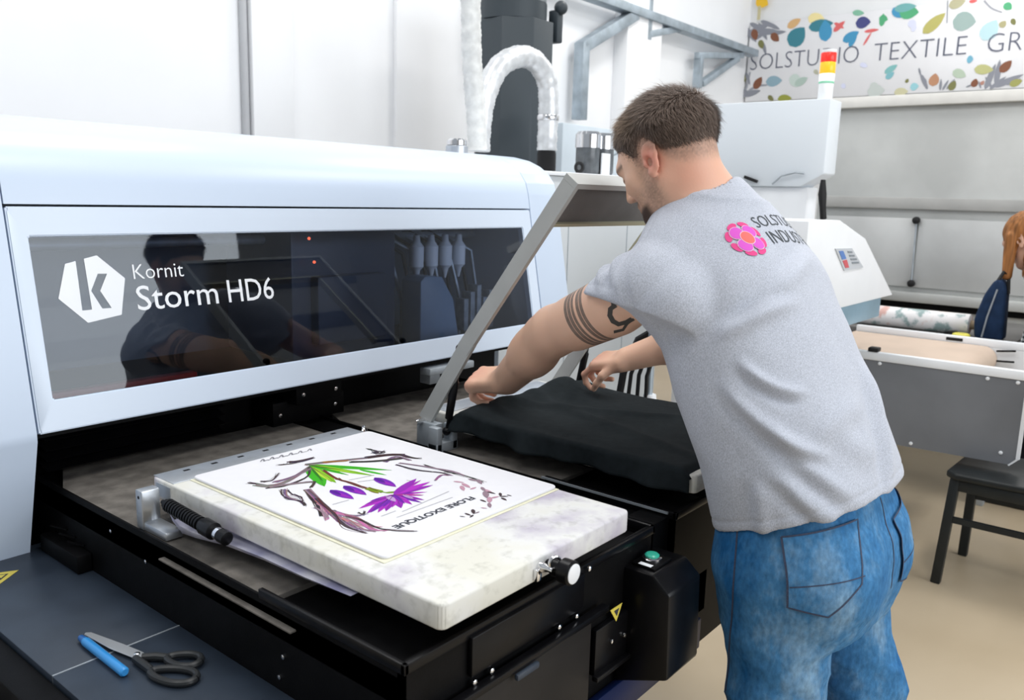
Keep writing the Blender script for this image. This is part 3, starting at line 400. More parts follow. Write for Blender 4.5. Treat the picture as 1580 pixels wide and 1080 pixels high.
# inside of the hood seen through the window
part(PR, 'inner_back', mat('inner_paint', (0.16, 0.19, 0.23), 0.6, var=0.1), lambda b: b.box((0.605, 2.2, 0.9), (2.13, 2.24, 1.5)))
part(PR, 'inner_floor', 'black', lambda b: b.box((0.605, 1.74, 0.93), (2.13, 2.2, 0.955)))
def carriage(b):
    b.box((1.30, 1.78, 0.98), (1.66, 2.08, 1.36), 0.01); b.box((1.36, 1.75, 1.02), (1.6, 1.79, 1.2), 0.006)
part(PR, 'print_carriage', mat('carriage_paint', (0.05, 0.07, 0.12), 0.4, var=0.1), carriage)
part(PR, 'gantry_beam', 'alud', lambda b: (b.box((0.61, 1.95, 1.30), (2.12, 2.03, 1.38), 0.005), b.cyl((0.61, 1.9, 1.29), (2.12, 1.9, 1.29), 0.012)))
part(PR, 'guide_rail', 'red', lambda b: b.box((0.64, 1.76, 0.985), (1.02, 1.79, 1.0), 0.003))
part(PR, 'ink_tank', mat('tank_blue', (0.28, 0.38, 0.52), 0.4, var=0.05), lambda b: b.prism([(1.70, 0.97), (1.87, 0.97), (1.84, 1.11), (1.79, 1.18), (1.72, 1.185), (1.70, 1.17)], 'y', 1.72, 1.80, 0.006))
for i in range(4):
    part(PR, 'ink_bottle', 'white', lambda b: b.lathe((1.80+i*0.062, 1.84, 1.16), (0, 0, 1), [(0.004, 0), (0.012, 0.03), (0.022, 0.04), (0.023, 0.10), (0.012, 0.115), (0.010, 0.135)], 12))
for i in range(9):
    x = 1.72+i*0.042
    part(PR, 'ink_hose', 'rubber' if i % 2 else 'alud', lambda b: b.tube([(x, 1.82, 0.97), (x+0.01, 1.83, 1.1), (x-0.02+0.01*(i % 3), 1.85, 1.24), (x-0.1, 1.9, 1.30), (x-0.2, 1.98, 1.28+0.01*(i % 4)), (1.62, 2.0, 1.22)], 0.006, 8))
part(PR, 'valve_rack', mat('rack_grey', (0.30, 0.33, 0.36), 0.4, var=0.2, vscale=40), lambda b: [b.box((1.92+0.03*k, 1.75, 1.0), (1.94+0.03*k, 1.79, 1.10+0.02*(k % 3)), 0.002) for k in range(5)])
for x, z in ((1.33, 1.30), (1.345, 1.24)): part(PR, 'red_reflection', mat('red_reflection_glow', (0.9, 0.12, 0.05), 0.3, var=0.02, emit=3.0), lambda b: b.sphere((x, 1.745, z), 0.004, 10, 6))  # added glowing dots that imitate red reflections on the window glass
# ---- dark recess under the hood
part(PR, 'recess_back', 'black', lambda b: b.box((0.605, 1.80, 0.6), (2.13, 1.83, 0.97)))
for i in range(5):
    z = 0.945-i*0.021
    part(PR, 'louvre', 'blackgloss', lambda b: b.prism([(1.70, z), (1.705, z-0.004), (1.745, z+0.006), (1.74, z+0.011)], 'x', 0.66, 1.05))
part(PR, 'recess_roof', 'black', lambda b: b.box((0.605, 1.615, 0.955), (2.13, 1.80, 0.966)))
def bracket(b):
    b.box((1.22, 1.66, 0.90), (1.36, 1.78, 0.955), 0.003); b.box((1.18, 1.70, 0.84), (1.40, 1.78, 0.905), 0.003)
BRK = part(PR, 'rail_bracket', 'black', bracket)
for x, z in ((1.24, 0.925), (1.34, 0.925), (1.20, 0.872), (1.37, 0.872)):
    part(BRK, 'screw', 'chrome', lambda b: b.lathe((x, 1.661 if z > 0.9 else 1.701, z), (0, -1, 0), [(0.005, 0), (0.005, 0.003), (0.002, 0.004)], 10))
part(PR, 'sensor_block', 'alud', lambda b: (b.box((1.60, 1.58, 0.93), (1.78, 1.62, 0.95), 0.003), b.box((1.62, 1.60, 0.90), (1.66, 1.64, 0.935), 0.002)))
# ---- base, deck
part(PR, 'base_body', 'black', lambda b: (b.box((0.20, 1.30, 0.10), (2.25, 2.60, 0.60)), b.box((0.652, 0.69, 0.53), (2.0, 1.32, 0.70))))
for x, y in ((0.35, 1.45), (2.1, 1.45), (0.35, 2.45), (2.1, 2.45)):
    part(PR, 'foot', 'rubber', lambda b: b.lathe((x, y, 0), (0, 0, 1), [(0.05, 0), (0.05, 0.02), (0.02, 0.03), (0.02, 0.11)], 16))
part(PR, 'deck_plate', 'deck', lambda b: b.box((0.449, 1.203, 0.70), (0.646, 1.70, 0.72), 0.0015))
DK2 = part(PR, 'deck_plate', 'deck', lambda b: b.box((0.449, 0.70, 0.70), (0.646, 1.2005, 0.72), 0.0015))
part(PR, 'deck_seam', 'alud', lambda b: b.box((0.45, 1.2003, 0.70), (0.646, 1.2032, 0.7202)))
part(PR, 'deck_skirt', 'black', lambda b: b.box((0.40, 0.68, 0.25), (0.448, 1.66, 0.712), 0.004))
part(PR, 'lower_skirt', 'navy', lambda b: (b.box((0.36, 0.66, 0.12), (0.40, 1.68, 0.60), 0.004), b.box((0.55, 0.675, 0.535), (1.46, 0.69, 0.60), 0.003)))
part(PR, 'deck_support', 'black', lambda b: b.box((0.448, 0.70, 0.40), (0.64, 1.66, 0.70)))
# warning sticker on the deck
WS = part(PR, 'warning_sticker', 'yellow', lambda b: b.prism([(0.508, 1.562), (0.556, 1.600), (0.512, 1.622)], 'z', 0.7201, 0.7205))
part(WS, 'warning_border', 'ink_dark', lambda b: b.prism([(0.5185, 1.580), (0.538, 1.597), (0.520, 1.6075)], 'z', 0.7205, 0.7207))
part(WS, 'warning_center', 'yellow', lambda b: b.prism([(0.5215, 1.5865), (0.533, 1.5970), (0.522, 1.6025)], 'z', 0.7207, 0.7209))
# small parts by the left rear corner
def clips(b):
    for k in range(3): b.bar((0.628, 1.56+0.035*k, 0.765+0.006*k), (0.645, 1.53+0.035*k, 0.760+0.006*k), 0.003, 0.003)
    b.box((0.618, 1.50, 0.7205), (0.645, 1.66, 0.755), 0.003)
part(PR, 'cable_clip', 'black', clips)

# ---- the two loading trays
def tray(x0, x1, lab):
    T = part(PR, 'loading_tray', 'black', lambda b: (
        b.box((x0, 0.677, 0.70), (x0+0.004, 1.76, 0.850)), b.box((x1-0.004, 0.677, 0.70), (x1, 1.76, 0.850)),
        b.box((x0, 0.677, 0.70), (x1, 0.689, 0.856)), b.box((x0, 0.68, 0.80), (x1, 1.76, 0.838))))
    T['label'] = lab
    part(T, 'tray_rim', 'blackgloss', lambda b: (b.box((x0-0.002, 0.674, 0.846), (x0+0.006, 0.975, 0.860), 0.0015), b.box((x0-0.002, 0.674, 0.846), (x1+0.002, 0.682, 0.860), 0.0015), b.box((x1-0.006, 0.674, 0.846), (x1+0.002, 0.975, 0.860), 0.0015)))
    part(T, 'felt_lining', 'felt', lambda b: b.prism([(x0+0.005, 0.96), (x1-0.005, 0.96), (x1-0.005, 1.73), (x0+0.06, 1.75), (x0+0.005, 1.62)], 'z', 0.838, 0.846))
    return T
T1 = tray(0.646, 1.242, 'black felt lined tray below the white printed garment')
T2 = tray(1.322, 1.915, 'black felt lined tray below the black garment')
part(T1, 'tray_ledge', 'felt', lambda b: b.box((0.636, 0.89, 0.824), (0.647, 1.24, 0.827), 0.001))
for y, z in ((1.30, 0.80), (0.92, 0.775), (0.93, 0.74), (1.42, 0.82)):
    part(T1, 'screw', 'chrome', lambda b: b.lathe((0.646, y, z), (-1, 0, 0), [(0.0035, 0), (0.0035, 0.002), (0.001, 0.003)], 10))
part(PR, 'centre_rail', 'black', lambda b: b.box((1.246, 0.70, 0.60), (1.318, 1.76, 0.845), 0.004))
part(PR, 'rail_strip', 'alud', lambda b: b.box((1.316, 0.69, 0.855), (1.3195, 0.98, 0.859)))
part(PR, 'side_table', 'black', lambda b: b.box((1.2, 0.69, 0.60), (1.5, 1.3, 0.70)))
# front drawers and hatch below the near tray
part(PR, 'front_flap', 'blackgloss', lambda b: b.box((0.76, 0.668, 0.793), (1.02, 0.676, 0.850), 0.002))
FD = part(PR, 'front_drawer', mat('drawer_paint', (0.014, 0.012, 0.011), 0.5, var=0.15, spec=0.3), lambda b: b.box((0.68, 0.662, 0.60), (1.036, 0.676, 0.772), 0.003))
part(FD, 'drawer_lip', 'blackgloss', lambda b: b.box((0.66, 0.655, 0.770), (1.075, 0.67, 0.781), 0.002))
part(FD, 'drawer_handle', 'deck', lambda b: b.bar((0.835, 0.653, 0.765), (0.885, 0.653, 0.765), 0.008, 0.010, bev=0.003))
for x, z in ((0.765, 0.785), (0.80, 0.786), (0.955, 0.787), (1.0, 0.787), (1.03, 0.855)):
    part(PR, 'screw', 'chrome', lambda b: b.lathe((x, 0.669, z), (0, -1, 0), [(0.0045, 0), (0.0045, 0.003), (0.002, 0.0045)], 10))
part(PR, 'front_hatch', 'blackgloss', lambda b: (b.box((1.055, 0.665, 0.66), (1.20, 0.676, 0.74), 0.002), b.box((1.05, 0.655, 0.655), (1.20, 0.667, 0.664), 0.002)))
# ---- control box with start button
CB = part(PR, 'control_box', 'blackgloss', lambda b: b.prism([(0.585, 0.64), (0.685, 0.60), (0.685, 0.815), (0.62, 0.815), (0.59, 0.79)], 'x', 1.15, 1.262, 0.006))
part(CB, 'button_plate', 'black', lambda b: b.box((1.165, 0.628, 0.815), (1.225, 0.672, 0.820), 0.002))
part(CB, 'button_ring', 'chrome', lambda b: b.lathe((1.198, 0.652, 0.820), (0, 0, 1), [(0.017, 0), (0.017, 0.004), (0.013, 0.006)], 24))
part(CB, 'start_button', mat('green_button', (0.03, 0.42, 0.30), 0.3, var=0.03), lambda b: b.lathe((1.198, 0.652, 0.822), (0, 0, 1), [(0.0125, 0), (0.0125, 0.006), (0.010, 0.008), (0.002, 0.0085)], 24))['label'] = 'round green start button'
part(CB, 'button_label', 'ink_white', lambda b: b.box((1.166, 0.636, 0.8201), (1.176, 0.66, 0.8204)))
W2 = part(PR, 'warning_sticker', 'yellow', lambda b: b.prism([(1.092, 0.762), (1.128, 0.762), (1.112, 0.735)], 'y', 0.6635, 0.6645))
part(W2, 'warning_mark', 'ink_dark', lambda b: b.prism([(1.103, 0.757), (1.118, 0.757), (1.112, 0.745)], 'y', 0.6630, 0.6635))
for x, z in ((1.14, 0.70), (1.145, 0.655), (1.10, 0.705)):
    part(PR, 'screw', 'chrome', lambda b: b.lathe((x, 0.664, z), (0, -1, 0), [(0.004, 0), (0.004, 0.003), (0.002, 0.004)], 10))
part(PR, 'front_post', 'black', lambda b: b.box((1.27, 0.69, 0.56), (1.46, 0.75, 0.85), 0.004))

# ================================================================== NEAR PALLET
NP = thing('print_pallet', (0.92, 1.02, 0.846), 'stained white pallet board below the printed white t-shirt', 'pallet')
def board(b, x0, x1, y0=0.665, y1=1.375):
    pts = []
    for cx, cy, a0 in ((x1-0.016, y1-0.02, 0), (x0+0.016, y1-0.02, 90), (x0+0.012, y0+0.012, 180), (x1-0.012, y0+0.012, 270)):
        r = 0.016 if cy > 1 else 0.012
        for k in range(5):
            a = math.radians(a0+k*22.5); pts.append((cx+r*math.cos(a), cy+(0.02 if cy > 1 else r)*math.sin(a)))
    b.prism(pts, 'z', 0.884, 0.92, 0.004, 3)
part(NP, 'board', 'board', lambda b: board(b, 0.698, 1.141))
part(NP, 'pedestal', 'black', lambda b: b.box((0.80, 0.80, 0.846), (1.04, 1.25, 0.884), 0.004))
STR = part(NP, 'metal_strip', 'alu', lambda b: (b.box((0.702, 1.303, 0.9201), (1.137, 1.370, 0.9212), 0.0004), b.box((0.6965, 1.306, 0.892), (0.698, 1.352, 0.914))))
for k in range(7):
    x = 0.755+k*0.055
    part(STR, 'slot', 'black', lambda b: b.box((x-0.006, 1.350, 0.9212), (x+0.006, 1.356, 0.9216)))
HB = part(NP, 'hinge_block', 'alu', lambda b: (b.box((0.652, 1.316, 0.848), (0.684, 1.338, 0.916), 0.002), b.box((0.654, 1.246, 0.848), (0.684, 1.318, 0.862), 0.002)))
part(HB, 'pin_hole', 'black', lambda b: b.lathe((0.6523, 1.327, 0.904), (-1, 0, 0), [(0.003, 0), (0.003, 0.0006)], 10))
def damper(b):
    a = Vector((0.672, 1.285, 0.902)); d = (Vector((0.676, 1.10, 0.888))-a)
    pr = [(0.004, 0), (0.004, 0.05), (0.008, 0.052), (0.008, 0.1)]
    t = 0.10
    while t < 0.62:
        pr += [(0.0115, t), (0.0115, t+0.022), (0.0095, t+0.024), (0.0095, t+0.036)]; t += 0.04
    pr += [(0.014, 0.66), (0.014, 0.80), (0.009, 0.82), (0.009, 0.90), (0.011, 0.91), (0.011, 0.99), (0.006, 1.0)]
    b.lathe(a, d, [(r, s*d.length) for r, s in pr], 18)
DM = part(NP, 'damper', 'blackgloss', damper)
part(DM, 'collar', 'chrome', lambda b: b.lathe((0.6754, 1.128, 0.8901), (0.004, -0.185, -0.014), [(0.0098, 0), (0.0098, 0.007)], 18))
def knob(b): b.lathe((0.915, 0.665, 0.902), (0, -1, 0), [(0.008, 0), (0.008, 0.010), (0.013, 0.012), (0.013, 0.026), (0.018, 0.028), (0.018, 0.044), (0.016, 0.046)], 24)
KB = part(NP, 'latch_knob', 'blackgloss', knob)
part(KB, 'knob_face', 'white', lambda b: b.lathe((0.915, 0.6188, 0.902), (0, -1, 0), [(0.0145, 0), (0.0145, 0.0012), (0.012, 0.002)], 24))
part(KB, 'knob_shank', 'chrome', lambda b: (b.lathe((0.896, 0.665, 0.906), (0, -1, 0), [(0.007, 0), (0.007, 0.008), (0.004, 0.016), (0.004, 0.024)], 14), b.torus((0.905, 0.645, 0.914), (0.3, 1, 0), 0.009, 0.0025, 20, 8), b.box((0.882, 0.657, 0.888), (0.893, 0.666, 0.906), 0.002)))
RG = part(NP, 'latch_ring', 'chrome', lambda b: (b.torus((1.172, 1.355, 0.905), (0.6, -0.8, 0.2), 0.012, 0.004, 22, 8), b.bar((1.14, 1.35, 0.90), (1.215, 1.31, 0.88), 0.008, 0.008)))
# garment on the near pallet
def print_items():
    r = random.Random(11); out = []
    for it in PRINT:
        dk = lambda c: tuple(x**1.5 for x in c)
        if it[0] == 'leaf': out.append(('leaf', dk(it[1]))+tuple(it[2:])); continue
        c, w0, w1, pts = it
        out.append((dk(c), w0, w1, pts))
        if w0 >= 0.002 and len(pts) > 2 and c[1] < 0.5:
            for k in range(6):
                f = r.uniform(0.35, 1.0); s = 0.0028
                q = [(p[0]+r.gauss(0, s), p[1]+r.gauss(0, s)) for p in pts]
                a = r.randrange(0, max(1, len(q)-2)) if k > 2 else 0; q = q[a:]
                if len(q) > 1: out.append((tuple(x**r.uniform(1.3, 2.6) for x in c), w0*0.45*f, w1*0.3*f, q))
    # petal veins
    for it in PRINT:
        if it[0] == 'leaf' and it[4] < 0.3:
            a, b = it[2], it[3]
            out.append((tuple(x*0.35 for x in it[1]), 0.0012, 0.0004, [a, ((a[0]+b[0])/2+0.001, (a[1]+b[1])/2), b]))
    return out
GW = thing('white_tshirt', (0.94, 1.06, 0.92), 'white t-shirt with a purple flower print stretched on the pallet', 'shirt')
part(GW, 'adhesive_sheet', 'glue', lambda b: b.box((0.732, 0.8075, 0.9202), (1.1375, 1.302, 0.9214), 0.0005))
def pad(b):
    x0, x1, y0, y1 = 0.735, 1.138, 0.812, 1.308
    pts = []
    for cx, cy, a0 in ((x1-0.008, y1-0.015, 0), (x0+0.012, y1-0.015, 90), (x0+0.012, y0+0.012, 180), (x1-0.008, y0+0.012, 270)):
        for k in range(5):
            a = math.radians(a0+k*22.5); pts.append((cx+0.010*math.cos(a), cy+0.012*math.sin(a)))
    b.prism(pts, 'z', 0.9214, 0.9262, 0.002, 3)
part(GW, 'fabric', 'whitecotton', pad)
part(GW, 'flower_print', 'print', lambda b: ink(b, print_items(), lambda p, l: (p[0], p[1], 0.9264+l), 1.25, 1.15), 0)['label'] = 'purple flower with green leaves and grey sketched branches'
lettering(GW, 'print_lettering', 'FLORE EXOTIQUE', 'ink_dark', (0.994, 0.889, 0.9266), (-1, 0, 0), (0, -1, 0), 0.176, 0.0170, 0.035)
def tail(b):
    path = [(0.679, 1.262, 0.884), (0.683, 1.24, 0.868), (0.684, 1.20, 0.868), (0.687, 1.12, 0.876), (0.690, 1.02, 0.880), (0.692, 0.92, 0.880), (0.696, 0.83, 0.882)]
    for i, (x, y, z) in enumerate(path):
        w = [0.010, 0.011, 0.008, 0.006, 0.005, 0.004, 0.002][i]
        b.v += [(x-0.008, y, z+w*0.3), (x-0.004, y, z-w), (x+0.03, y, z-w*0.6), (x+0.03, y, z+0.001)]
    for i in range(len(path)-1):
        for k in range(3): b.f.append((i*4+k, i*4+k+1, i*4+4+k+1, i*4+4+k))
part(GW, 'shirt_tail', 'lilac', tail, 80)

# ================================================================== FAR PALLET with raised clamp frame
FP = thing('print_pallet', (1.59, 1.02, 0.846), 'white pallet board below the black t-shirt', 'pallet')
part(FP, 'board', 'board', lambda b: board(b, 1.371, 1.815))
part(FP, 'pedestal', 'black', lambda b: b.box((1.46, 0.80, 0.846), (1.72, 1.30, 0.884), 0.004))
part(FP, 'metal_strip', 'alu', lambda b: b.box((1.385, 1.303, 0.9201), (1.80, 1.366, 0.9212), 0.0004))
CF = thing('clamp_frame', (1.59, 1.29, 0.85), 'raised grey clamp frame with gas struts above the black t-shirt', 'frame')
A0 = Vector((0, 1.335, 0.905)); A1 = Vector((0, 1.222, 1.10)); A2 = Vector((0, 0.952, 1.462))   # hinge, crank, tip in y,z
pd = (A2-A1).normalized(); pn = Vector((0, pd.z, -pd.y))   # pn points up and to the front of the machine
if pn.z < 0: pn = -pn
FX0, FX1 = 1.332, 1.852
def fr(x, s, t): return Vector((x, 0, 0))+A1+pd*s+pn*t
Ls = (A2-A1).length
def plate_ring(b, x0, x1, s0, s1, ix0, ix1, is0, is1, t0, t1):
    O = [(x0, s0), (x1, s0), (x1, s1), (x0, s1)]; I = [(ix0, is0), (ix1, is0), (ix1, is1), (ix0, is1)]
    vs = [fr(x, s, t0) for x, s in O]+[fr(x, s, t0) for x, s in I]+[fr(x, s, t1) for x, s in O]+[fr(x, s, t1) for x, s in I]
    fs = [(0, 4, 12, 8), (1, 9, 13, 5)]   # open towards the hinge
    for i in range(1, 4):
        j = (i+1) % 4
        fs += [(i, j, 4+j, 4+i), (8+i, 12+i, 12+j, 8+j), (i, 8+i, 8+j, j), (4+i, 4+j, 12+j, 12+i)]
    b.add(vs, fs)
def outer(b):
    # angle profile running round three sides
    for x in (FX0, FX1-0.012):
        b.add([fr(x, -0.01, -0.028), fr(x+0.012, -0.01, -0.028), fr(x+0.012, Ls-0.0123, -0.028), fr(x, Ls-0.0123, -0.028), fr(x, -0.01, 0.006), fr(x+0.012, -0.01, 0.006), fr(x+0.012, Ls-0.0123, 0.006), fr(x, Ls-0.0123, 0.006)],
              [(0,3,2,1),(4,5,6,7),(0,1,5,4),(1,2,6,5),(2,3,7,6),(3,0,4,7)])
        b.bar(Vector((x+0.006, 0, 0))+A0, Vector((x+0.006, 0, 0))+A1+pd*0.02-pn*0.011, 0.010, 0.036, up=pn)
    b.add([fr(x, s, t) for t in (-0.028, 0.006) for x, s in ((FX0, Ls-0.012), (FX1, Ls-0.012), (FX1, Ls), (FX0, Ls))], [(0,3,2,1),(4,5,6,7),(0,1,5,4),(1,2,6,5),(2,3,7,6),(3,0,4,7)])
part(CF, 'outer_frame', 'framegrey', outer)
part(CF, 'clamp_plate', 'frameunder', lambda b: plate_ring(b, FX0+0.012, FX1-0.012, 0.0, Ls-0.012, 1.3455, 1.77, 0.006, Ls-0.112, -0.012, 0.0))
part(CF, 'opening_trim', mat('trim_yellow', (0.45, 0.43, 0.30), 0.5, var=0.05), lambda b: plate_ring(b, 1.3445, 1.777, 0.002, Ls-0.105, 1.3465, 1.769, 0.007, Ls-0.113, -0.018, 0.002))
for x in (1.336, 1.852):
    part(CF, 'hinge_block', 'alud', lambda b: (b.box((x-0.034, 1.262, 0.846), (x+0.034, 1.292, 0.868), 0.002), b.box((x-0.034, 1.262, 0.846), (x-0.016, 1.292, 0.905), 0.003), b.box((x+0.016, 1.262, 0.846), (x+0.034, 1.292, 0.905), 0.003)))
    part(CF, 'hinge_pin', 'chrome', lambda b: b.cyl((x-0.03, 1.335, 0.905), (x+0.03, 1.335, 0.905), 0.006, n=12))
    part(CF, 'hinge_base', 'alud', lambda b: b.box((x-0.012, 1.29, 0.846), (x+0.014, 1.35, 0.905), 0.003))
    def strut(b):
        a = Vector((x+0.012, 1.277, 0.888)); c = Vector((x+0.012, 1.238, 1.085)); d = c-a
        b.lathe(a, d, [(0.004, 0), (0.004, 0.03), (0.009, 0.032), (0.010, 0.12), (0.007, 0.125), (0.007, d.length)], 14)
        b.sphere(c, 0.011); b.sphere(a, 0.010)
    part(CF, 'gas_strut', 'blackgloss', strut)

# black t-shirt draped over the far pallet
def black_shirt():
    nx, ny = 90, 90
    x0, x1, y0, y1 = 1.364, 1.822, 0.692, 1.252
    sk = 0.048
    b = MB(); X = np.linspace(-sk, (x1-x0)+sk, nx); Y = np.linspace(-0.03, (y1-y0)+0.03, ny)
    for yy in Y:
        for xx in X:
            px, py = x0+min(max(xx, 0), x1-x0), y0+min(max(yy, 0), y1-y0)
            z = 0.927
            ox = (0-xx) if xx < 0 else (xx-(x1-x0) if xx > x1-x0 else 0)
            oy = (0-yy) if yy < 0 else (yy-(y1-y0) if yy > y1-y0 else 0)
            n1 = mnoise.noise(Vector((px*7, py*7, 0.3))); n2 = mnoise.noise(Vector((px*18, py*14, 2.1)))
            z += 0.004+0.003*n1+0.0015*n2
            # cloth pinched up by the two hands at the back edge
            for hx, hy, am in ((1.43, 1.235, 0.008), (1.72, 1.215, 0.022)):
                d2 = ((px-hx)/0.07)**2+((py-hy)/0.07)**2; z += am*math.exp(-d2)
            # tension ridge between the hands
            z += 0.016*math.exp(-((py-1.225)/0.035)**2)*(0.25+0.75*max(0, min(1, (px-1.47)/0.08)))*(1 if px < 1.75 else 0.5)
            z += 0.006*math.exp(-((px+py*0.5-2.13)/0.02)**2)+0.005*math.exp(-((px-py*0.3-1.24)/0.02)**2)
            # drape
            wave = 0.010*math.sin(py*26+n1*3)+0.006*math.sin(py*61)
            if ox > 0:
                z -= max(ox*0.93, oy*0.6); dx = 0.006+0.10*ox+wave*ox/sk
                px += -dx if xx < 0 else dx
            if oy > 0:
                z -= oy*0.6 if ox <= 0 else 0; py += (-1 if yy < 0 else 1)*(oy*0.6)
            b.v.append((px, py, max(z, 0.852)))
    for j in range(ny-1):
        for i in range(nx-1):
            k = j*nx+i; b.f.append((k, k+1, k+nx+1, k+nx))
    o = obj('black_tshirt', b, 'blackcloth', None, 180, (1.59, 1.0, 0.93))
    md = o.modifiers.new('thick', 'SOLIDIFY'); md.thickness = 0.003; md.offset = 1
    return tag(o, 'black cotton t-shirt being pulled over the far pallet', 'shirt')
BS = black_shirt()

# ================================================================== scissors, marker
SX = thing('scissors', (0.55, 1.15, 0.72), 'black handled steel scissors lying on the machine deck', 'scissors')
pv = Vector((0.5535, 1.158, 0.7262)); d1 = (Vector((0.531, 1.277, 0.726))-pv).normalized(); s1 = Vector((d1.y, -d1.x, 0))
def blade(b):
    pr = [(-0.02, -0.007), (0.0, -0.009), (0.05, -0.010), (0.1195, -0.0035), (0.122, 0.001), (0.115, 0.006), (0.04, 0.009), (0.0, 0.009), (-0.02, 0.006)]
    t = MB().prism([(p[0], p[1]) for p in pr], 'z', 0, 0.0022, 0.0006, 1)
    b.add([pv+d1*p[0]+s1*p[1]+Vector((0, 0, p[2]-0.002)) for p in t.v], t.f)
part(SX, 'blade', mat('blade_steel', (0.62, 0.64, 0.66), 0.3, metal=0.7, var=0.05), blade)
part(SX, 'pivot_screw', 'chrome', lambda b: (b.lathe(pv+Vector((0, 0, 0.0002)), (0, 0, 1), [(0.0045, 0), (0.0045, 0.0012), (0.003, 0.002)], 16)))
def loop(cx, cy, L, W, ang, z, r):
    a = math.radians(ang); ca, sa = math.cos(a), math.sin(a); pts = []
    for k in range(33):
        t = 2*math.pi*k/32; u = L*math.cos(t); v = W*math.sin(t)*(1+0.25*math.cos(t))
        pts.append((cx+u*ca-v*sa, cy+u*sa+v*ca, z))
    return pts
def handle(pts, stem):
    def bld(b):
        b.tube(pts, 0.0055, 10, False); b.tube(stem, [0.006, 0.0065, 0.006], 10)
    return bld
rb = mat('handle_rubber', (0.018, 0.020, 0.022), 0.42, spec=0.45, var=0.1)
part(SX, 'handle', rb, handle(loop(0.590, 1.090, 0.026, 0.016, -60, 0.728, 0), [pv+Vector((0.0, -0.016, 0.001)), Vector((0.568, 1.128, 0.728)), Vector((0.577, 1.113, 0.728))]))
part(SX, 'handle', rb, handle(loop(0.560, 1.066, 0.036, 0.017, -64, 0.7265, 0), [pv+Vector((-0.008, -0.010, 0.0)), Vector((0.5455, 1.122, 0.7265)), Vector((0.545, 1.099, 0.7265))]))
MK = thing('marker_pen', (0.52, 1.19, 0.72), 'bright blue marker pen beside the scissors blade', 'pen')
mka, mkb = Vector((0.5185, 1.268, 0.7275)), Vector((0.517, 1.121, 0.7275))
blue = mat('blue_plastic', (0.04, 0.30, 0.72), 0.22, spec=0.6, var=0.03)
dv = (mkb-mka)
part(MK, 'barrel', blue, lambda b: b.lathe(mka+dv*0.12, dv, [(0.006, 0), (0.0072, 0.004), (0.0072, dv.length*0.88-0.003), (0.005, dv.length*0.88)], 16))
part(MK, 'cap', mat('dark_blue_plastic', (0.02, 0.12, 0.38), 0.3, var=0.03), lambda b: b.lathe(mka, dv, [(0.003, 0), (0.005, 0.004), (0.006, dv.length*0.12)], 16))
# ================================================================== BEHIND THE PRINTER
GC = thing('supply_cabinet', (2.9, 2.2, 0), 'light grey ink supply cabinet right of the printer hood', 'cabinet')
part(GC, 'body', 'greycab', lambda b: b.box((2.33, 1.95, 0.05), (3.50, 2.55, 1.50), 0.006))
part(GC, 'plinth', 'black', lambda b: b.box((2.36, 1.98, 0.0), (3.48, 2.50, 0.05)))
part(GC, 'top_plate', 'white', lambda b: b.box((2.32, 1.93, 1.50), (3.51, 2.56, 1.515), 0.003))
for x in (2.74, 3.18):
    part(GC, 'door_gap', 'alud', lambda b: b.box((x, 1.9485, 0.1), (x+0.004, 1.9502, 1.46)))
FB = thing('filter_bowl', (3.12, 2.1, 1.515), 'pair of silver topped filter bowls with a white label', 'filter')
def bowl(x):
    a = part(FB, 'bowl', mat('smoked_bowl', (0.10, 0.11, 0.12), 0.25, var=0.2, vscale=30), lambda b: b.lathe((x, 2.1, 1.515), (0, 0, 1), [(0.045, 0), (0.052, 0.015), (0.052, 0.115)], 24))
    part(FB, 'bowl_head', 'chrome', lambda b: b.lathe((x, 2.1, 1.63), (0, 0, 1), [(0.056, 0), (0.056, 0.055), (0.045, 0.068), (0.02, 0.070)], 24))
bowl(3.075); bowl(3.185)
part(FB, 'bowl_label', 'white', lambda b: b.box((3.098, 2.040, 1.52), (3.162, 2.048, 1.61), 0.002))
part(FB, 'bowl_pipe', 'galv', lambda b: b.tube([(3.2, 2.1, 1.60), (3.30, 2.1, 1.62), (3.42, 2.12, 1.66)], 0.008, 8))
part(FB, 'bowl_valve', 'rubber', lambda b: b.torus((2.985, 2.08, 1.545), (0.4, 1, 0), 0.018, 0.007, 18, 8))
VC = thing('vent_cap', (2.2, 2.1, 1.556), 'small silver vent cap on top of the printer hood', 'vent')
part(VC, 'cap_body', 'alu', lambda b: b.lathe((2.25, 2.1, 1.557), (0, 0, 1), [(0.04, 0), (0.04, 0.03), (0.034, 0.034)], 20))
part(VC, 'cap_lid', 'chrome', lambda b: b.lathe((2.25, 2.1, 1.591), (0, 0, 1), [(0.036, 0), (0.036, 0.016), (0.028, 0.022)], 20))
EC = thing('extraction_tower', (3.46, 2.85, 0), 'tall dark slate extraction tower behind the printer', 'tower')
slate = mat('slate_paint', (0.030, 0.042, 0.052), 0.5, var=0.06, vscale=3)
oct_ = [(3.48+0.205*math.cos(math.radians(a))*1.0, 2.86+0.205*math.sin(math.radians(a))) for a in range(22, 382, 45)]
part(EC, 'tower_body', slate, lambda b: b.prism(oct_, 'z', 0.0, 2.28, 0.006))
part(EC, 'tower_collar', slate, lambda b: b.lathe((3.46, 2.86, 2.28), (0, 0, 1), [(0.175, 0), (0.175, 0.09)], 28))
part(EC, 'tower_rim', 'alu', lambda b: b.lathe((3.46, 2.86, 2.37), (0, 0, 1), [(0.165, 0), (0.172, 0.01), (0.172, 0.035), (0.16, 0.04)], 28))
part(EC, 'tower_latch', slate, lambda b: (b.box((3.63, 2.70, 2.20), (3.68, 2.76, 2.36), 0.008), b.sphere((3.655, 2.70, 2.37), 0.035)))
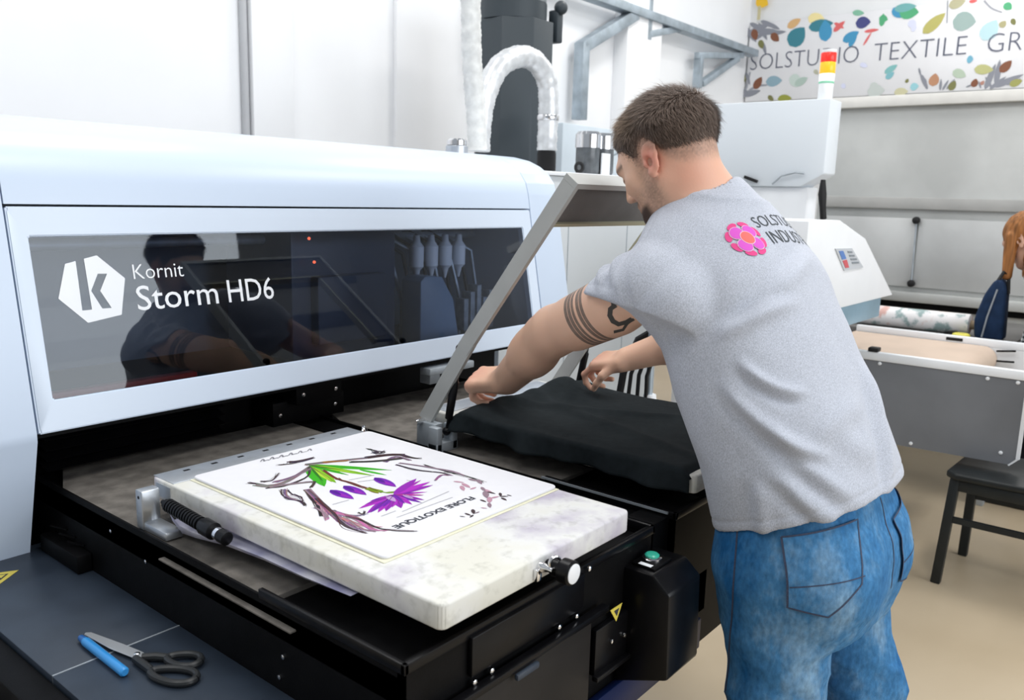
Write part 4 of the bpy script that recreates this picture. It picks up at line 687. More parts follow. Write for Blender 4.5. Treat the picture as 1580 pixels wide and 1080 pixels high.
# silver flexible hoses
def ribbed(path, r, n=16, step=0.018):
    P = [Vector(p) for p in path]; Q = []
    m = len(P)
    for k in range(m-1):
        for j in range(12):
            f = j/12; p0, p1, p2, p3 = P[max(k-1, 0)], P[k], P[k+1], P[min(k+2, m-1)]
            Q.append(0.5*((2*p1)+(-p0+p2)*f+(2*p0-5*p1+4*p2-p3)*f*f+(-p0+3*p1-3*p2+p3)*f**3))
    Q.append(P[-1])
    # resample
    L = [0]
    for a, b in zip(Q[:-1], Q[1:]): L.append(L[-1]+(b-a).length)
    N = int(L[-1]/step*2); pts = []; rad = []
    for i in range(N+1):
        s = L[-1]*i/N; k = 0
        while k < len(L)-2 and L[k+1] < s: k += 1
        f = (s-L[k])/max(L[k+1]-L[k], 1e-9); pts.append(Q[k].lerp(Q[k+1], f)); rad.append(r*(1.0 if i % 2 else 0.95)*(1+0.03*math.sin(i*0.9)))
    return MB().tube(pts, rad, n)
foil = mat('foil_hose', (0.74, 0.76, 0.78), 0.38, metal=0.45, var=0.10, vscale=25, bump=0.25, bscale=40)
o = obj('exhaust_hose', ribbed([(2.55, 2.32, 3.0), (2.55, 2.32, 2.3), (2.555, 2.32, 2.1), (2.57, 2.32, 1.9), (2.59, 2.32, 1.76), (2.61, 2.32, 1.60)], 0.040), mat('white_hose', (0.72, 0.73, 0.72), 0.4, var=0.1, vscale=30), None, 60, (2.56, 2.32, 1.56))
tag(o, 'off-white flexible hose hanging straight down behind the printer', 'hose')
AH = thing('foil_hose', (3.0, 2.4, 1.515), 'arched silver foil hose in front of the dark tower', 'hose')
obj('hose', ribbed([(2.73, 2.42, 1.60), (2.735, 2.42, 1.70), (2.76, 2.42, 1.82), (2.84, 2.42, 1.95), (2.97, 2.42, 2.015), (3.09, 2.42, 2.015), (3.18, 2.42, 1.95), (3.205, 2.42, 1.85), (3.205, 2.42, 1.70), (3.205, 2.42, 1.63)], 0.048), foil, AH, 60)
part(AH, 'hose_connector', 'rubber', lambda b: b.lathe((3.205, 2.42, 1.515), (0, 0, 1), [(0.044, 0), (0.044, 0.10), (0.040, 0.115)], 20))
part(AH, 'hose_clamp', 'chrome', lambda b: b.lathe((3.205, 2.42, 1.765), (0, 0, 1), [(0.050, 0), (0.052, 0.005), (0.052, 0.02), (0.050, 0.025)], 20))
SB = obj('electrical_box', MB().box((4.26, 3.1, 0.0), (5.1, 3.4, 1.865), 0.008), mat('pale_blue_box', (0.58, 0.66, 0.73), 0.5, var=0.02)); tag(SB, 'pale blue electrical box behind the filter bowls', 'box')
# ---- galvanised brackets on the back wall
def chan(b, a, c, w=0.08, h=0.08): b.bar(a, c, w, h, up=(0, 1, 0.01), bev=0.004)
BR1 = thing('cable_channel', (6.4, 3.5, 2.7), 'long galvanised channel running under the ceiling to the banner', 'channel')
part(BR1, 'channel', 'galv', lambda b: chan(b, (4.3, 3.5, 2.79), (7.80, 3.5, 2.79), 0.06, 0.10))
part(BR1, 'brace', 'galv', lambda b: chan(b, (4.99, 3.5, 2.44), (5.66, 3.5, 2.77)))
part(BR1, 'post', 'galv', lambda b: chan(b, (5.0, 3.5, 1.955), (5.0, 3.5, 2.47)))
part(BR1, 'hanger', 'galv', lambda b: (chan(b, (5.86, 3.5, 2.62), (5.86, 3.5, 3.2), 0.05, 0.05), chan(b, (5.86, 3.5, 2.66), (6.35, 3.5, 2.78), 0.05, 0.05)))
BR2 = thing('wall_bracket', (7.1, 3.5, 2.38), 'small galvanised triangular bracket left of the banner', 'bracket')
part(BR2, 'bracket_arm', 'galv', lambda b: chan(b, (6.68, 3.5, 2.62), (7.55, 3.5, 2.74), 0.05, 0.05))
part(BR2, 'bracket_post', 'galv', lambda b: chan(b, (6.72, 3.5, 2.36), (6.72, 3.5, 2.62), 0.05, 0.07))
part(BR2, 'bracket_brace', 'galv', lambda b: chan(b, (6.78, 3.5, 2.40), (7.45, 3.5, 2.70), 0.05, 0.06))
BR3 = thing('wall_bracket', (3.95, 3.5, 2.2), 'grey bracket above the hoses beside the dark tower', 'bracket')
part(BR3, 'bracket_post', 'galv', lambda b: chan(b, (3.98, 3.5, 2.21), (3.98, 3.5, 2.9), 0.05, 0.10))
part(BR3, 'bracket_brace', 'galv', lambda b: chan(b, (4.0, 3.5, 2.47), (4.22, 3.5, 2.68), 0.05, 0.05))
# ---- banner on the right wall
BN = thing('wall_banner', (7.86, 1.3, 2.37), 'white banner with printed leaves and SOLSTUDIO TEXTILE lettering', 'banner')
part(BN, 'banner_cloth', mat('banner_cloth', (0.78, 0.78, 0.80), 0.7, var=0.02, vscale=3), lambda b: b.box((7.86, -1.5, 2.365), (7.88, 3.58, 3.07), 0.003))
for i, it in enumerate(BANNER): part(BN, 'printed_leaf' if it[0] == 'leaf' else 'printed_stem', 'print', lambda b: ink(b, [(it[0], tuple(c**1.25 for c in it[1]))+tuple(it[2:]) if it[0] == 'leaf' else it], lambda p, l: (7.858-0.00002*i, p[0], p[1]), 1.5, 1.55), 0)
def ban_more(b):
    r = random.Random(3); cs = [(.10, .30, .36), (.42, .52, .50), (.33, .34, .38), (.55, .52, .22), (.75, .22, .22), (.12, .38, .58)]
    it = []
    for k in range(60):
        y = r.uniform(-1.4, 1.15); z = r.choice((r.uniform(2.4, 2.55), r.uniform(2.88, 3.02))); a = r.uniform(0, 6.28)
        it.append(('leaf', r.choice(cs), (y, z), (y+0.14*math.cos(a), z+0.10*math.sin(a)), r.uniform(0.2, 0.5)))
    return it
for i, it in enumerate(ban_more(None)): part(BN, 'printed_leaf', 'print', lambda b: ink(b, [it], lambda p, l: (7.858-0.00002*i, p[0], min(max(p[1], 2.37), 3.06))), 0)
M['bannerink'] = mat('banner_lettering', (0.10, 0.11, 0.16), 0.7, var=0.03)
for s, y0, y1 in (('SOLSTUDIO', 3.55, 2.553), ('TEXTILE', 2.425, 1.70), ('GROUP', 1.55, 0.90)):
    lettering(BN, 'banner_lettering', s, 'bannerink', (7.8565, y0, 2.652), (0, -1, 0), (0, 0, 1), y0-y1, 0.142, -0.018)
# ---- steamer cabinet
ST = thing('steamer_cabinet', (6.3, 1.0, 0), 'big dull grey steel steamer cabinet below the banner', 'cabinet')
steel = mat('brushed_steel', (0.50, 0.51, 0.50), 0.45, metal=0.35, var=0.10, vscale=2.5)
part(ST, 'body', steel, lambda b: b.box((5.62, -1.2, 0.0), (7.2, 2.0, 2.02), 0.006))
part(ST, 'top_bar', mat('top_bar', (0.72, 0.71, 0.68), 0.5, var=0.05), lambda b: b.box((5.57, -1.2, 2.02), (7.2, 2.02, 2.085), 0.004))
part(ST, 'upper_rail', mat('rail_grey', (0.40, 0.40, 0.39), 0.5, var=0.06), lambda b: b.box((5.585, -1.2, 1.405), (5.62, 1.97, 1.475), 0.004))
part(ST, 'door_panel', mat('panel_steel', (0.55, 0.56, 0.56), 0.45, metal=0.3, var=0.08, vscale=3), lambda b: b.box((5.60, -0.9, 0.93), (5.622, 1.36, 1.35), 0.004))
part(ST, 'door_panel', mat('panel_steel2', (0.53, 0.54, 0.54), 0.45, metal=0.3, var=0.08, vscale=3), lambda b: b.box((5.60, 1.375, 0.93), (5.622, 1.95, 1.35), 0.004))
part(ST, 'lower_rail', steel, lambda b: b.box((5.56, -1.2, 0.84), (5.62, 1.97, 0.90), 0.004))
part(ST, 'lower_slot', 'black', lambda b: b.box((5.60, -1.2, 0.80), (5.621, 1.97, 0.838)))
part(ST, 'hinge_rod', 'alud', lambda b: b.cyl((5.585, 1.373, 1.339), (5.585, 1.362, 0.954), 0.005, n=8))
for y, z in ((1.373, 1.339), (1.362, 0.954)): part(ST, 'hinge_knob', 'rubber', lambda b: b.lathe((5.60, y, z), (-1, 0, 0), [(0.018, 0), (0.022, 0.01), (0.022, 0.03), (0.012, 0.036)], 16))
# ---- white control cabinet with beacon
WC = thing('control_cabinet', (4.0, 1.55, 0), 'white control cabinet behind the operator with a signal beacon on top', 'cabinet')
part(WC, 'upper_box', 'whitecab', lambda b: b.prism([(1.95, 1.49), (1.36, 1.49), (1.265, 1.545), (1.265, 1.85), (1.95, 1.85)], 'x', 3.6, 3.74, 0.006))
part(WC, 'lower_box', 'white', lambda b: b.box((3.62, 1.335, 0.0), (3.74, 1.92, 1.49), 0.005))
part(WC, 'side_handle', 'rubber', lambda b: b.tube([(3.59, 1.262, 1.52), (3.585, 1.258, 1.46), (3.585, 1.252, 1.41), (3.60, 1.25, 1.36)], [0.010, 0.018, 0.014, 0.014], 10))
part(WC, 'door_clip', 'rubber', lambda b: b.bar((3.59, 1.61, 1.53), (3.59, 1.55, 1.51), 0.014, 0.012))
part(WC, 'cable_loop', 'alud', lambda b: b.tube([(3.588, 1.48, 1.50), (3.585, 1.44, 1.535), (3.585, 1.38, 1.55), (3.59, 1.345, 1.545)], 0.004, 8))
BE = thing('signal_beacon', (3.70, 1.325, 1.85), 'red, amber and white signal beacon on the white cabinet', 'beacon')
for nm, c, z0, z1, r, em in (('beacon_base', (0.85, 0.87, 0.88), 1.850, 1.922, 0.030, 0), ('green_lens', (0.25, 0.62, 0.42), 1.922, 1.930, 0.0315, 0.2), ('white_lens', (0.92, 0.95, 0.92), 1.930, 1.962, 0.0315, 0.3), ('amber_lens', (0.95, 0.48, 0.02), 1.962, 2.008, 0.0315, 0.5), ('red_lens', (0.85, 0.03, 0.02), 2.008, 2.046, 0.0315, 0.5), ('beacon_cap', (0.85, 0.86, 0.88), 2.046, 2.058, 0.031, 0)):
    part(BE, nm, mat(nm, c, 0.3, var=0.01, emit=em), lambda b: b.lathe((3.70, 1.325, z0), (0, 0, 1), [(r*0.96, 0), (r, 0.002), (r, z1-z0-0.002), (r*0.96, z1-z0)], 20))
# ---- console with chamfered end, conveyor
DC = thing('dryer_console', (3.3, 1.15, 0), 'white slanted dryer console with a small logo plate', 'console')
part(DC, 'console_hood', 'white', lambda b: b.prism([(2.75, 1.045), (3.825, 1.045), (3.366, 1.296), (3.06, 1.366), (2.75, 1.366)], 'y', 1.0, 1.22, 0.006))
part(DC, 'console_base', mat('steel_blue', (0.24, 0.38, 0.48), 0.45, var=0.1, vscale=6), lambda b: b.box((2.85, 1.03, 0.955), (3.76, 1.21, 1.045), 0.004))
part(DC, 'console_column', 'white', lambda b: b.box((2.80, 1.04, 0.0), (3.05, 1.2, 0.955), 0.004))
NPL = part(DC, 'name_plate', mat('plate_grey', (0.55, 0.58, 0.62), 0.4, var=0.04), lambda b: b.prism([(3.02, 1.268), (3.20, 1.264), (3.36, 1.186), (3.14, 1.184)], 'y', 0.996, 1.0))
part(NPL, 'plate_emblem', mat('emblem_blue', (0.10, 0.22, 0.55), 0.4, var=0.03), lambda b: b.prism([(3.055, 1.258), (3.10, 1.258), (3.145, 1.228), (3.10, 1.226)], 'y', 0.9945, 0.996))
part(NPL, 'plate_emblem', mat('emblem_red', (0.62, 0.10, 0.12), 0.4, var=0.03), lambda b: b.prism([(3.105, 1.222), (3.15, 1.224), (3.185, 1.194), (3.145, 1.194)], 'y', 0.9945, 0.996))
part(NPL, 'plate_lines', mat('plate_line', (0.22, 0.25, 0.28), 0.5, var=0.05), lambda b: [b.prism([(3.15+0.02*k, 1.255-0.014*k), (3.20+0.03*k, 1.253-0.014*k), (3.208+0.03*k, 1.246-0.014*k), (3.158+0.02*k, 1.248-0.014*k)], 'y', 0.9945, 0.996) for k in range(4)])
CV = thing('belt_conveyor', (3.75, 1.0, 0), 'belt conveyor with a tan belt and grey side panel', 'conveyor')
cvs = mat('conveyor_panel', (0.20, 0.21, 0.23), 0.45, metal=0.25, var=0.10, vscale=3)
part(CV, 'side_panel', cvs, lambda b: b.prism([(0.455, 0.475), (0.432, 0.505), (0.432, 0.80), (1.28, 0.80), (1.28, 0.46)], 'x', 3.55, 3.565))
part(CV, 'side_panel', cvs, lambda b: b.prism([(0.455, 0.475), (0.432, 0.505), (0.432, 0.80), (1.28, 0.80), (1.28, 0.46)], 'x', 4.305, 4.32))
for x in (3.545, 4.30): part(CV, 'side_rail', 'white', lambda b: b.box((x, 0.40, 0.80), (x+0.028, 1.28, 0.835), 0.004))
part(CV, 'edge_trim', 'white', lambda b: (b.box((3.548, 0.422, 0.50), (3.566, 0.434, 0.80)), b.bar((3.557, 0.428, 0.50), (3.557, 0.455, 0.472), 0.018, 0.006)))
part(CV, 'rear_plate', 'white', lambda b: b.box((4.30, 0.40, 0.70), (4.306, 0.72, 0.80)))
for y, z in ((0.95, 0.79), (0.56, 0.79), (0.80, 0.485), (0.485, 0.515), (0.46, 0.79)):
    part(CV, 'screw', 'white', lambda b: b.lathe((3.55, y, z), (-1, 0, 0), [(0.007, 0), (0.007, 0.003), (0.003, 0.005)], 10))
def belt(b):
    ring = []
    for k in range(13):
        a = math.radians(-90+180*k/12); ring.append((0.71-0.06*math.cos(a), 0.745+0.06*math.sin(a)))
    ring = [(1.28, 0.685)]+ring+[(1.28, 0.805)]
    b.prism(ring, 'x', 3.575, 4.295)
part(CV, 'belt', mat('tan_belt', (0.55, 0.43, 0.34), 0.6, var=0.05, vscale=5), belt)
part(CV, 'roller_axle', 'rubber', lambda b: (b.cyl((3.56, 0.71, 0.745), (4.31, 0.71, 0.745), 0.012, n=10), b.bar((4.28, 0.655, 0.79), (4.28, 0.58, 0.80), 0.008, 0.008), b.bar((4.28, 0.655, 0.745), (4.28, 0.58, 0.75), 0.008, 0.008)))
for x, y in ((3.60, 1.24), (4.25, 1.24), (3.62, 1.12), (4.25, 1.12)): part(CV, 'leg', 'alud', lambda b: b.box((x-0.02, y-0.02, 0.0), (x+0.02, y+0.02, 0.69)))
for y in (1.10, 0.98): part(CV, 'belt_clip', 'rubber', lambda b: b.box((3.54, y-0.02, 0.835), (3.585, y+0.02, 0.852), 0.004))
part(CV, 'rail_slot', 'rubber', lambda b: b.box((4.2985, 0.80, 0.812), (4.3002, 0.87, 0.826)))
# ---- work table with fabric roll and bag
WT = thing('work_table', (4.75, 0.9, 0), 'grey work table behind the conveyor carrying the fabric roll', 'table')
part(WT, 'tabletop', mat('table_grey', (0.13, 0.125, 0.12), 0.5, var=0.1), lambda b: b.box((4.45, 0.62, 0.775), (5.3, 1.9, 0.805), 0.004))
for x, y in ((4.49, 0.68), (5.22, 0.68), (4.49, 1.82), (5.22, 1.82)): part(WT, 'leg', 'alud', lambda b: b.box((x-0.025, y-0.025, 0), (x+0.025, y+0.025, 0.775), 0.003))
def roll_mat():
    m = mat('floral_fabric', (0.80, 0.78, 0.78), 0.9, spec=0.1)
    nt = m.node_tree; b = nt.nodes['Principled BSDF']; tc = nt.nodes.new('ShaderNodeTexCoord'); n = nt.nodes.new('ShaderNodeTexNoise'); n.inputs['Scale'].default_value = 13; n.inputs['Detail'].default_value = 4
    nt.links.new(tc.outputs['Object'], n.inputs['Vector']); r = nt.nodes.new('ShaderNodeValToRGB'); e = r.color_ramp.elements
    e[0].position = 0.36; e[0].color = (0.32, 0.42, 0.42, 1); e[1].position = 0.66; e[1].color = (0.66, 0.42, 0.38, 1)
    for p, c in ((0.44, (0.82, 0.81, 0.82, 1)), (0.56, (0.84, 0.82, 0.82, 1))): x = e.new(p); x.color = c
    nt.links.new(n.outputs['Fac'], r.inputs['Fac']); nt.links.new(r.outputs['Color'], b.inputs['Base Color']); return m
FR = thing('fabric_roll', (4.6, 1.1, 0.805), 'roll of pale floral fabric lying on the work table', 'fabric roll')
part(FR, 'fabric', roll_mat(), lambda b: b.lathe((4.60, 0.83, 0.857), (0, 1, 0), [(0.046, 0), (0.052, 0.004), (0.051, 0.3), (0.052, 0.70), (0.046, 0.704)], 28))
part(FR, 'core', mat('cardboard', (0.35, 0.27, 0.18), 0.8, var=0.1), lambda b: b.lathe((4.60, 0.80, 0.857), (0, 1, 0), [(0.022, 0), (0.022, 0.80)], 18))
o = obj('yellow_tape', MB().torus((4.49, 0.845, 0.815), (0, 0, 1), 0.030, 0.010, 24, 8), mat('yellow_tape', (0.75, 0.68, 0.10), 0.5, var=0.04), None, 40, (4.49, 0.845, 0.805)); tag(o, 'small yellow tape ring on the table beside the navy bag', 'tape')
o = obj('cord_ring', MB().torus((4.53, 0.90, 0.816), (0.3, 0.2, 1), 0.028, 0.007, 20, 8), 'rubber', None, 40, (4.53, 0.90, 0.808)); tag(o, 'black cord ring beside the fabric roll end', 'cord')
BG = thing('shoulder_bag', (4.42, 0.72, 0.805), 'navy blue shoulder bag standing on the table edge', 'bag')
navy = mat('navy_canvas', (0.012, 0.030, 0.075), 0.8, spec=0.2, var=0.2, vscale=20, bump=0.3, bscale=300)
part(BG, 'bag_body', navy, lambda b: b.prism([(0.668, 0.806), (0.790, 0.806), (0.800, 0.90), (0.770, 1.02), (0.735, 1.09), (0.705, 1.10), (0.680, 1.05)], 'x', 4.38, 4.50, 0.02, 3))
part(BG, 'bag_zip', 'alud', lambda b: b.tube([(4.376, 0.755, 0.82), (4.376, 0.742, 0.92), (4.376, 0.715, 1.05)], 0.004, 6))
part(BG, 'bag_strap', 'rubber', lambda b: b.tube([(4.40, 0.72, 1.09), (4.42, 0.705, 1.13), (4.44, 0.685, 1.11), (4.42, 0.675, 1.03)], 0.008, 8))
BG.location = Vector(BG.location)+Vector((0.10, 0.0, 0))
# ---- chair in front of the conveyor
CH = thing('wooden_chair', (3.6, 0.4, 0), 'black wooden chair standing by the conveyor end', 'chair')
bw = mat('black_wood', (0.010, 0.013, 0.014), 0.45, spec=0.4, var=0.2, vscale=12)
part(CH, 'seat', bw, lambda b: (b.prism([(3.385, 0.60), (3.42, 0.635), (3.80, 0.62), (3.81, 0.22), (3.40, 0.20)], 'z', 0.418, 0.445, 0.008, 3), b.box((3.40, 0.24, 0.375), (3.79, 0.605, 0.418), 0.004)))
for (x0, y0), (x1, y1) in (((3.415, 0.600), (3.400, 0.622)), ((3.77, 0.595), (3.76, 0.600)), ((3.42, 0.24), (3.40, 0.20)), ((3.77, 0.24), (3.79, 0.20))):
    part(CH, 'leg', bw, lambda b: b.tube([(x0, y0, 0.42), (x1, y1, 0.0)], [0.023, 0.016], 4) if False else b.bar((x0, y0, 0.42), (x1, y1, 0.0), 0.034, 0.034, up=(0, 1, 0), bev=0.004))
part(CH, 'stretcher', bw, lambda b: b.bar((3.408, 0.61, 0.26), (3.41, 0.22, 0.26), 0.018, 0.022))
part(CH, 'stretcher', bw, lambda b: b.bar((3.765, 0.598, 0.26), (3.78, 0.22, 0.26), 0.018, 0.022))
for x in (3.42, 3.77): part(CH, 'back_post', bw, lambda b: b.bar((x, 0.225, 0.43), (x, 0.17, 0.88), 0.03, 0.03, up=(1, 0, 0), bev=0.004))
part(CH, 'backrest', bw, lambda b: b.box((3.42, 0.165, 0.74), (3.77, 0.19, 0.86), 0.006))
# ---- hoses and post behind the far pallet
HS = thing('hose_stand', (2.1, 1.2, 0), 'grey post with a white foot beside black hoses behind the far pallet', 'stand')
part(HS, 'post', 'galv', lambda b: b.cyl((2.10, 1.185, 0.86), (2.10, 1.187, 1.10), 0.010, n=12))
part(HS, 'post_foot', 'white', lambda b: b.lathe((2.10, 1.182, 0.0), (0, 0, 1), [(0.022, 0), (0.022, 0.84), (0.018, 0.865)], 14))
for k in range(4):
    part(HS, 'hose', 'rubber', lambda b: b.tube([(2.06+0.01*k, 1.27-0.028*k, 0.0), (2.06+0.01*k, 1.27-0.028*k, 0.78), (2.08, 1.262-0.026*k, 0.92), (2.10, 1.23-0.022*k, 1.02), (2.12, 1.16, 1.07)], 0.011 if k < 1 else 0.006, 8))

# ================================================================== PEOPLE (implicit surfaces -> one continuous mesh)
def nrm(v): v = np.asarray(v, float); return v/np.linalg.norm(v)
def cap_(a, b, r1, r2, sq=None):
    a, b = np.asarray(a, float), np.asarray(b, float); ab = b-a; L2 = ab@ab
    def f(P):
        t = np.clip(((P-a)@ab)/L2, 0, 1); q = P-a-t[:, None]*ab
        return np.sqrt((q*q).sum(1))-(r1+(r2-r1)*t)
    return f
def ell_(c, R, r):
    """ellipsoid, R rows are its axes, r radii"""
    c = np.asarray(c, float); R = np.asarray(R, float); r = np.asarray(r, float)
    def f(P):
        q = (P-c)@R.T; k0 = np.sqrt(((q/r)**2).sum(1)); k1 = np.sqrt(((q/(r*r))**2).sum(1))
        return k0*(k0-1)/np.maximum(k1, 1e-6)
    return f
def rbox_(c, R, h, r):
    c = np.asarray(c, float); R = np.asarray(R, float); h = np.asarray(h, float)-r
    def f(P):
        q = np.abs((P-c)@R.T)-h
        return np.sqrt((np.maximum(q, 0)**2).sum(1))+np.minimum(q.max(1), 0)-r
    return f
def smooth_tab(zs, vals, n=200):
    zs = np.asarray(zs, float); vals = np.asarray(vals, float)
    Z = np.linspace(zs[0], zs[-1], n); V = np.stack([np.interp(Z, zs, vals[:, i]) for i in range(vals.shape[1])], 1)
    k = np.hanning(27); k /= k.sum()
    Vp = np.pad(V, ((13, 13), (0, 0)), mode='reflect', reflect_type='odd')
    return Z, np.stack([np.convolve(Vp[:, i], k, 'valid') for i in range(V.shape[1])], 1)
def loft_(rows, e=2.3):
    """rows: z, cx, cy, half width, half depth, turn (deg)"""
    rows = np.array(rows, float); Z, V = smooth_tab(rows[:, 0], rows[:, 1:])
    def f(P):
        z = np.clip(P[:, 2], Z[0], Z[-1])
        cx, cy, a, b, ph = [np.interp(z, Z, V[:, i]) for i in range(5)]
        ph = np.radians(ph); dx, dy = P[:, 0]-cx, P[:, 1]-cy
        u = (dx*np.cos(ph)+dy*np.sin(ph))/a; v = (-dx*np.sin(ph)+dy*np.cos(ph))/b
        n = (np.abs(u)**e+np.abs(v)**e)**(1/e)
        d = (n-1)*np.minimum(a, b)
        return np.maximum(d, np.maximum(P[:, 2]-Z[-1], Z[0]-P[:, 2]))
    return f
def half_(p, n):
    p = np.asarray(p, float); n = nrm(n)
    return lambda P: (P-p)@n
def sdf_mesh(prims, lo, hi, h, B=8):
    """prims: (function, blend, op) with op 'u' join, 's' cut away, 'x' keep inside; surface nets"""
    lo = np.asarray(lo, float); hi = np.asarray(hi, float)
    nb = np.ceil((hi-lo)/h/B).astype(int); n = nb*B
    bi = np.stack(np.meshgrid(*[np.arange(k) for k in nb], indexing='ij'), -1).reshape(-1, 3)
    cen = lo+(bi*B+(B-1)/2)*h
    hd = B*h*0.87
    def comb(d, dp, k, op):
        if op == 's': dp = -dp
        if op == 'u':
            if k <= 0: return np.minimum(d, dp)
            q = np.maximum(k-np.abs(d-dp), 0)/k; return np.minimum(d, dp)-q*q*k*0.25
        if k <= 0: return np.maximum(d, dp)
        q = np.maximum(k-np.abs(d-dp), 0)/k; return np.maximum(d, dp)+q*q*k*0.25
    pc = []; d = np.full(len(cen), 9.0)
    for f, k, op in prims:
        v = f(cen); pc.append(v); d = comb(d, v, k, op)
    act = np.where(np.abs(d) < hd*1.6+0.012)[0]
    D = np.repeat(np.repeat(np.repeat(d.reshape(nb).astype(np.float32), B, 0), B, 1), B, 2)
    off = np.stack(np.meshgrid(*[np.arange(B)]*3, indexing='ij'), -1).reshape(-1, 3)
    val = np.full((len(act), B**3), 9.0)
    for (f, k, op), v in zip(prims, pc):
        va = v[act]
        sel = np.where(va < hd*1.8+k+0.05)[0] if op != 'x' else np.where(va > -(hd*1.8+k+0.05))[0]
        if len(sel) == 0: continue
        P = (lo+((bi[act[sel]]*B)[:, None, :]+off[None])*h).reshape(-1, 3)
        dv = f(P).reshape(len(sel), -1)
        val[sel] = comb(val[sel], dv, k, op)
    D4 = D.reshape(nb[0], B, nb[1], B, nb[2], B).transpose(0, 2, 4, 1, 3, 5).reshape(-1, B**3).copy()
    D4[act] = val
    D = D4.reshape(nb[0], nb[1], nb[2], B, B, B).transpose(0, 3, 1, 4, 2, 5).reshape(n)
    ins = D < 0
    cnt = np.zeros(n-1, np.int8); cor = [(i, j, k) for i in (0, 1) for j in (0, 1) for k in (0, 1)]
    for i, j, k in cor: cnt += ins[i:n[0]-1+i, j:n[1]-1+j, k:n[2]-1+k]
    idx = np.argwhere((cnt > 0) & (cnt < 8))
    cv = np.stack([D[idx[:, 0]+i, idx[:, 1]+j, idx[:, 2]+k] for i, j, k in cor], 1).astype(float)
    acc = np.zeros((len(idx), 3)); num = np.zeros(len(idx))
    for a in range(8):
        for b in range(a+1, 8):
            ca, cb = np.array(cor[a]), np.array(cor[b])
            if np.abs(ca-cb).sum() != 1: continue
            m = (cv[:, a] < 0) != (cv[:, b] < 0)
            t = cv[m, a]/(cv[m, a]-cv[m, b])
            acc[m] += ca+(cb-ca)*t[:, None]; num[m] += 1
    V = lo+(idx+acc/num[:, None])*h
    vid = np.full(n-1, -1, np.int32); vid[idx[:, 0], idx[:, 1], idx[:, 2]] = np.arange(len(idx))
    F = []
    for ax in range(3):
        u, w = (ax+1) % 3, (ax+2) % 3
        sl0 = [slice(None)]*3; sl1 = [slice(None)]*3; sl0[ax] = slice(0, n[ax]-1); sl1[ax] = slice(1, n[ax])
        e = np.argwhere(ins[tuple(sl0)] != ins[tuple(sl1)])
        e = e[(e[:, u] > 0) & (e[:, w] > 0) & (e[:, u] < n[u]-1) & (e[:, w] < n[w]-1)]
        fl = ins[tuple(sl0)][e[:, 0], e[:, 1], e[:, 2]]
        q = []
        for du, dw in ((1, 1), (0, 1), (0, 0), (1, 0)):
            c = e.copy(); c[:, u] -= du; c[:, w] -= dw; q.append(vid[c[:, 0], c[:, 1], c[:, 2]])
        q = np.stack(q, 1); q[~fl] = q[~fl][:, ::-1]; F.append(q)
    F = np.vstack(F); F = F[(F >= 0).all(1)]
    return V, F
def normals(V, F):
    a = V[F[:, 2]]-V[F[:, 0]]; b = V[F[:, 3]]-V[F[:, 1]]; fn = np.cross(a, b)
    N = np.zeros_like(V)
    for k in range(4): np.add.at(N, F[:, k], fn)
    return N/(np.linalg.norm(N, axis=1)[:, None]+1e-12)
def relax(V, F, it=2, s=0.5):
    for _ in range(it):
        A = np.zeros_like(V); c = np.zeros(len(V))
        for k in range(4):
            i, j = F[:, k], F[:, (k+1) % 4]
            np.add.at(A, i, V[j]); np.add.at(A, j, V[i]); np.add.at(c, i, 1); np.add.at(c, j, 1)
        V = V+(A/np.maximum(c, 1)[:, None]-V)*s
    return V
def npobj(name, V, F, material, parent=None, col=None, loc=None):
    base = np.array(wloc(parent)) if parent else (np.array(loc) if loc is not None else np.zeros(3))
    me = bpy.data.meshes.new(name)
    me.vertices.add(len(V)); me.vertices.foreach_set('co', (V-base).astype(np.float32).ravel())
    me.loops.add(F.size); me.loops.foreach_set('vertex_index', F.astype(np.int32).ravel())
    me.polygons.add(len(F)); me.polygons.foreach_set('loop_start', np.arange(0, F.size, 4, dtype=np.int32))
    try: me.polygons.foreach_set('loop_total', np.full(len(F), 4, np.int32))
    except Exception: pass
    me.update(calc_edges=True); me.validate()
    me.polygons.foreach_set('use_smooth', np.ones(len(me.polygons), bool))
    if col is not None:
        ca = me.color_attributes.new('Col', 'FLOAT_COLOR', 'POINT')
        ca.data.foreach_set('color', np.hstack([col, np.ones((len(V), 1))]).astype(np.float32).ravel())
    me.materials.append(M[material] if isinstance(material, str) else material)
    o = bpy.data.objects.new(name, me); COL.objects.link(o)
    if parent: o.parent = parent
    elif loc is not None: o.location = loc
    return o
def sstep(x, a, b):
    t = np.clip((x-a)/(b-a), 0, 1); return t*t*(3-2*t)

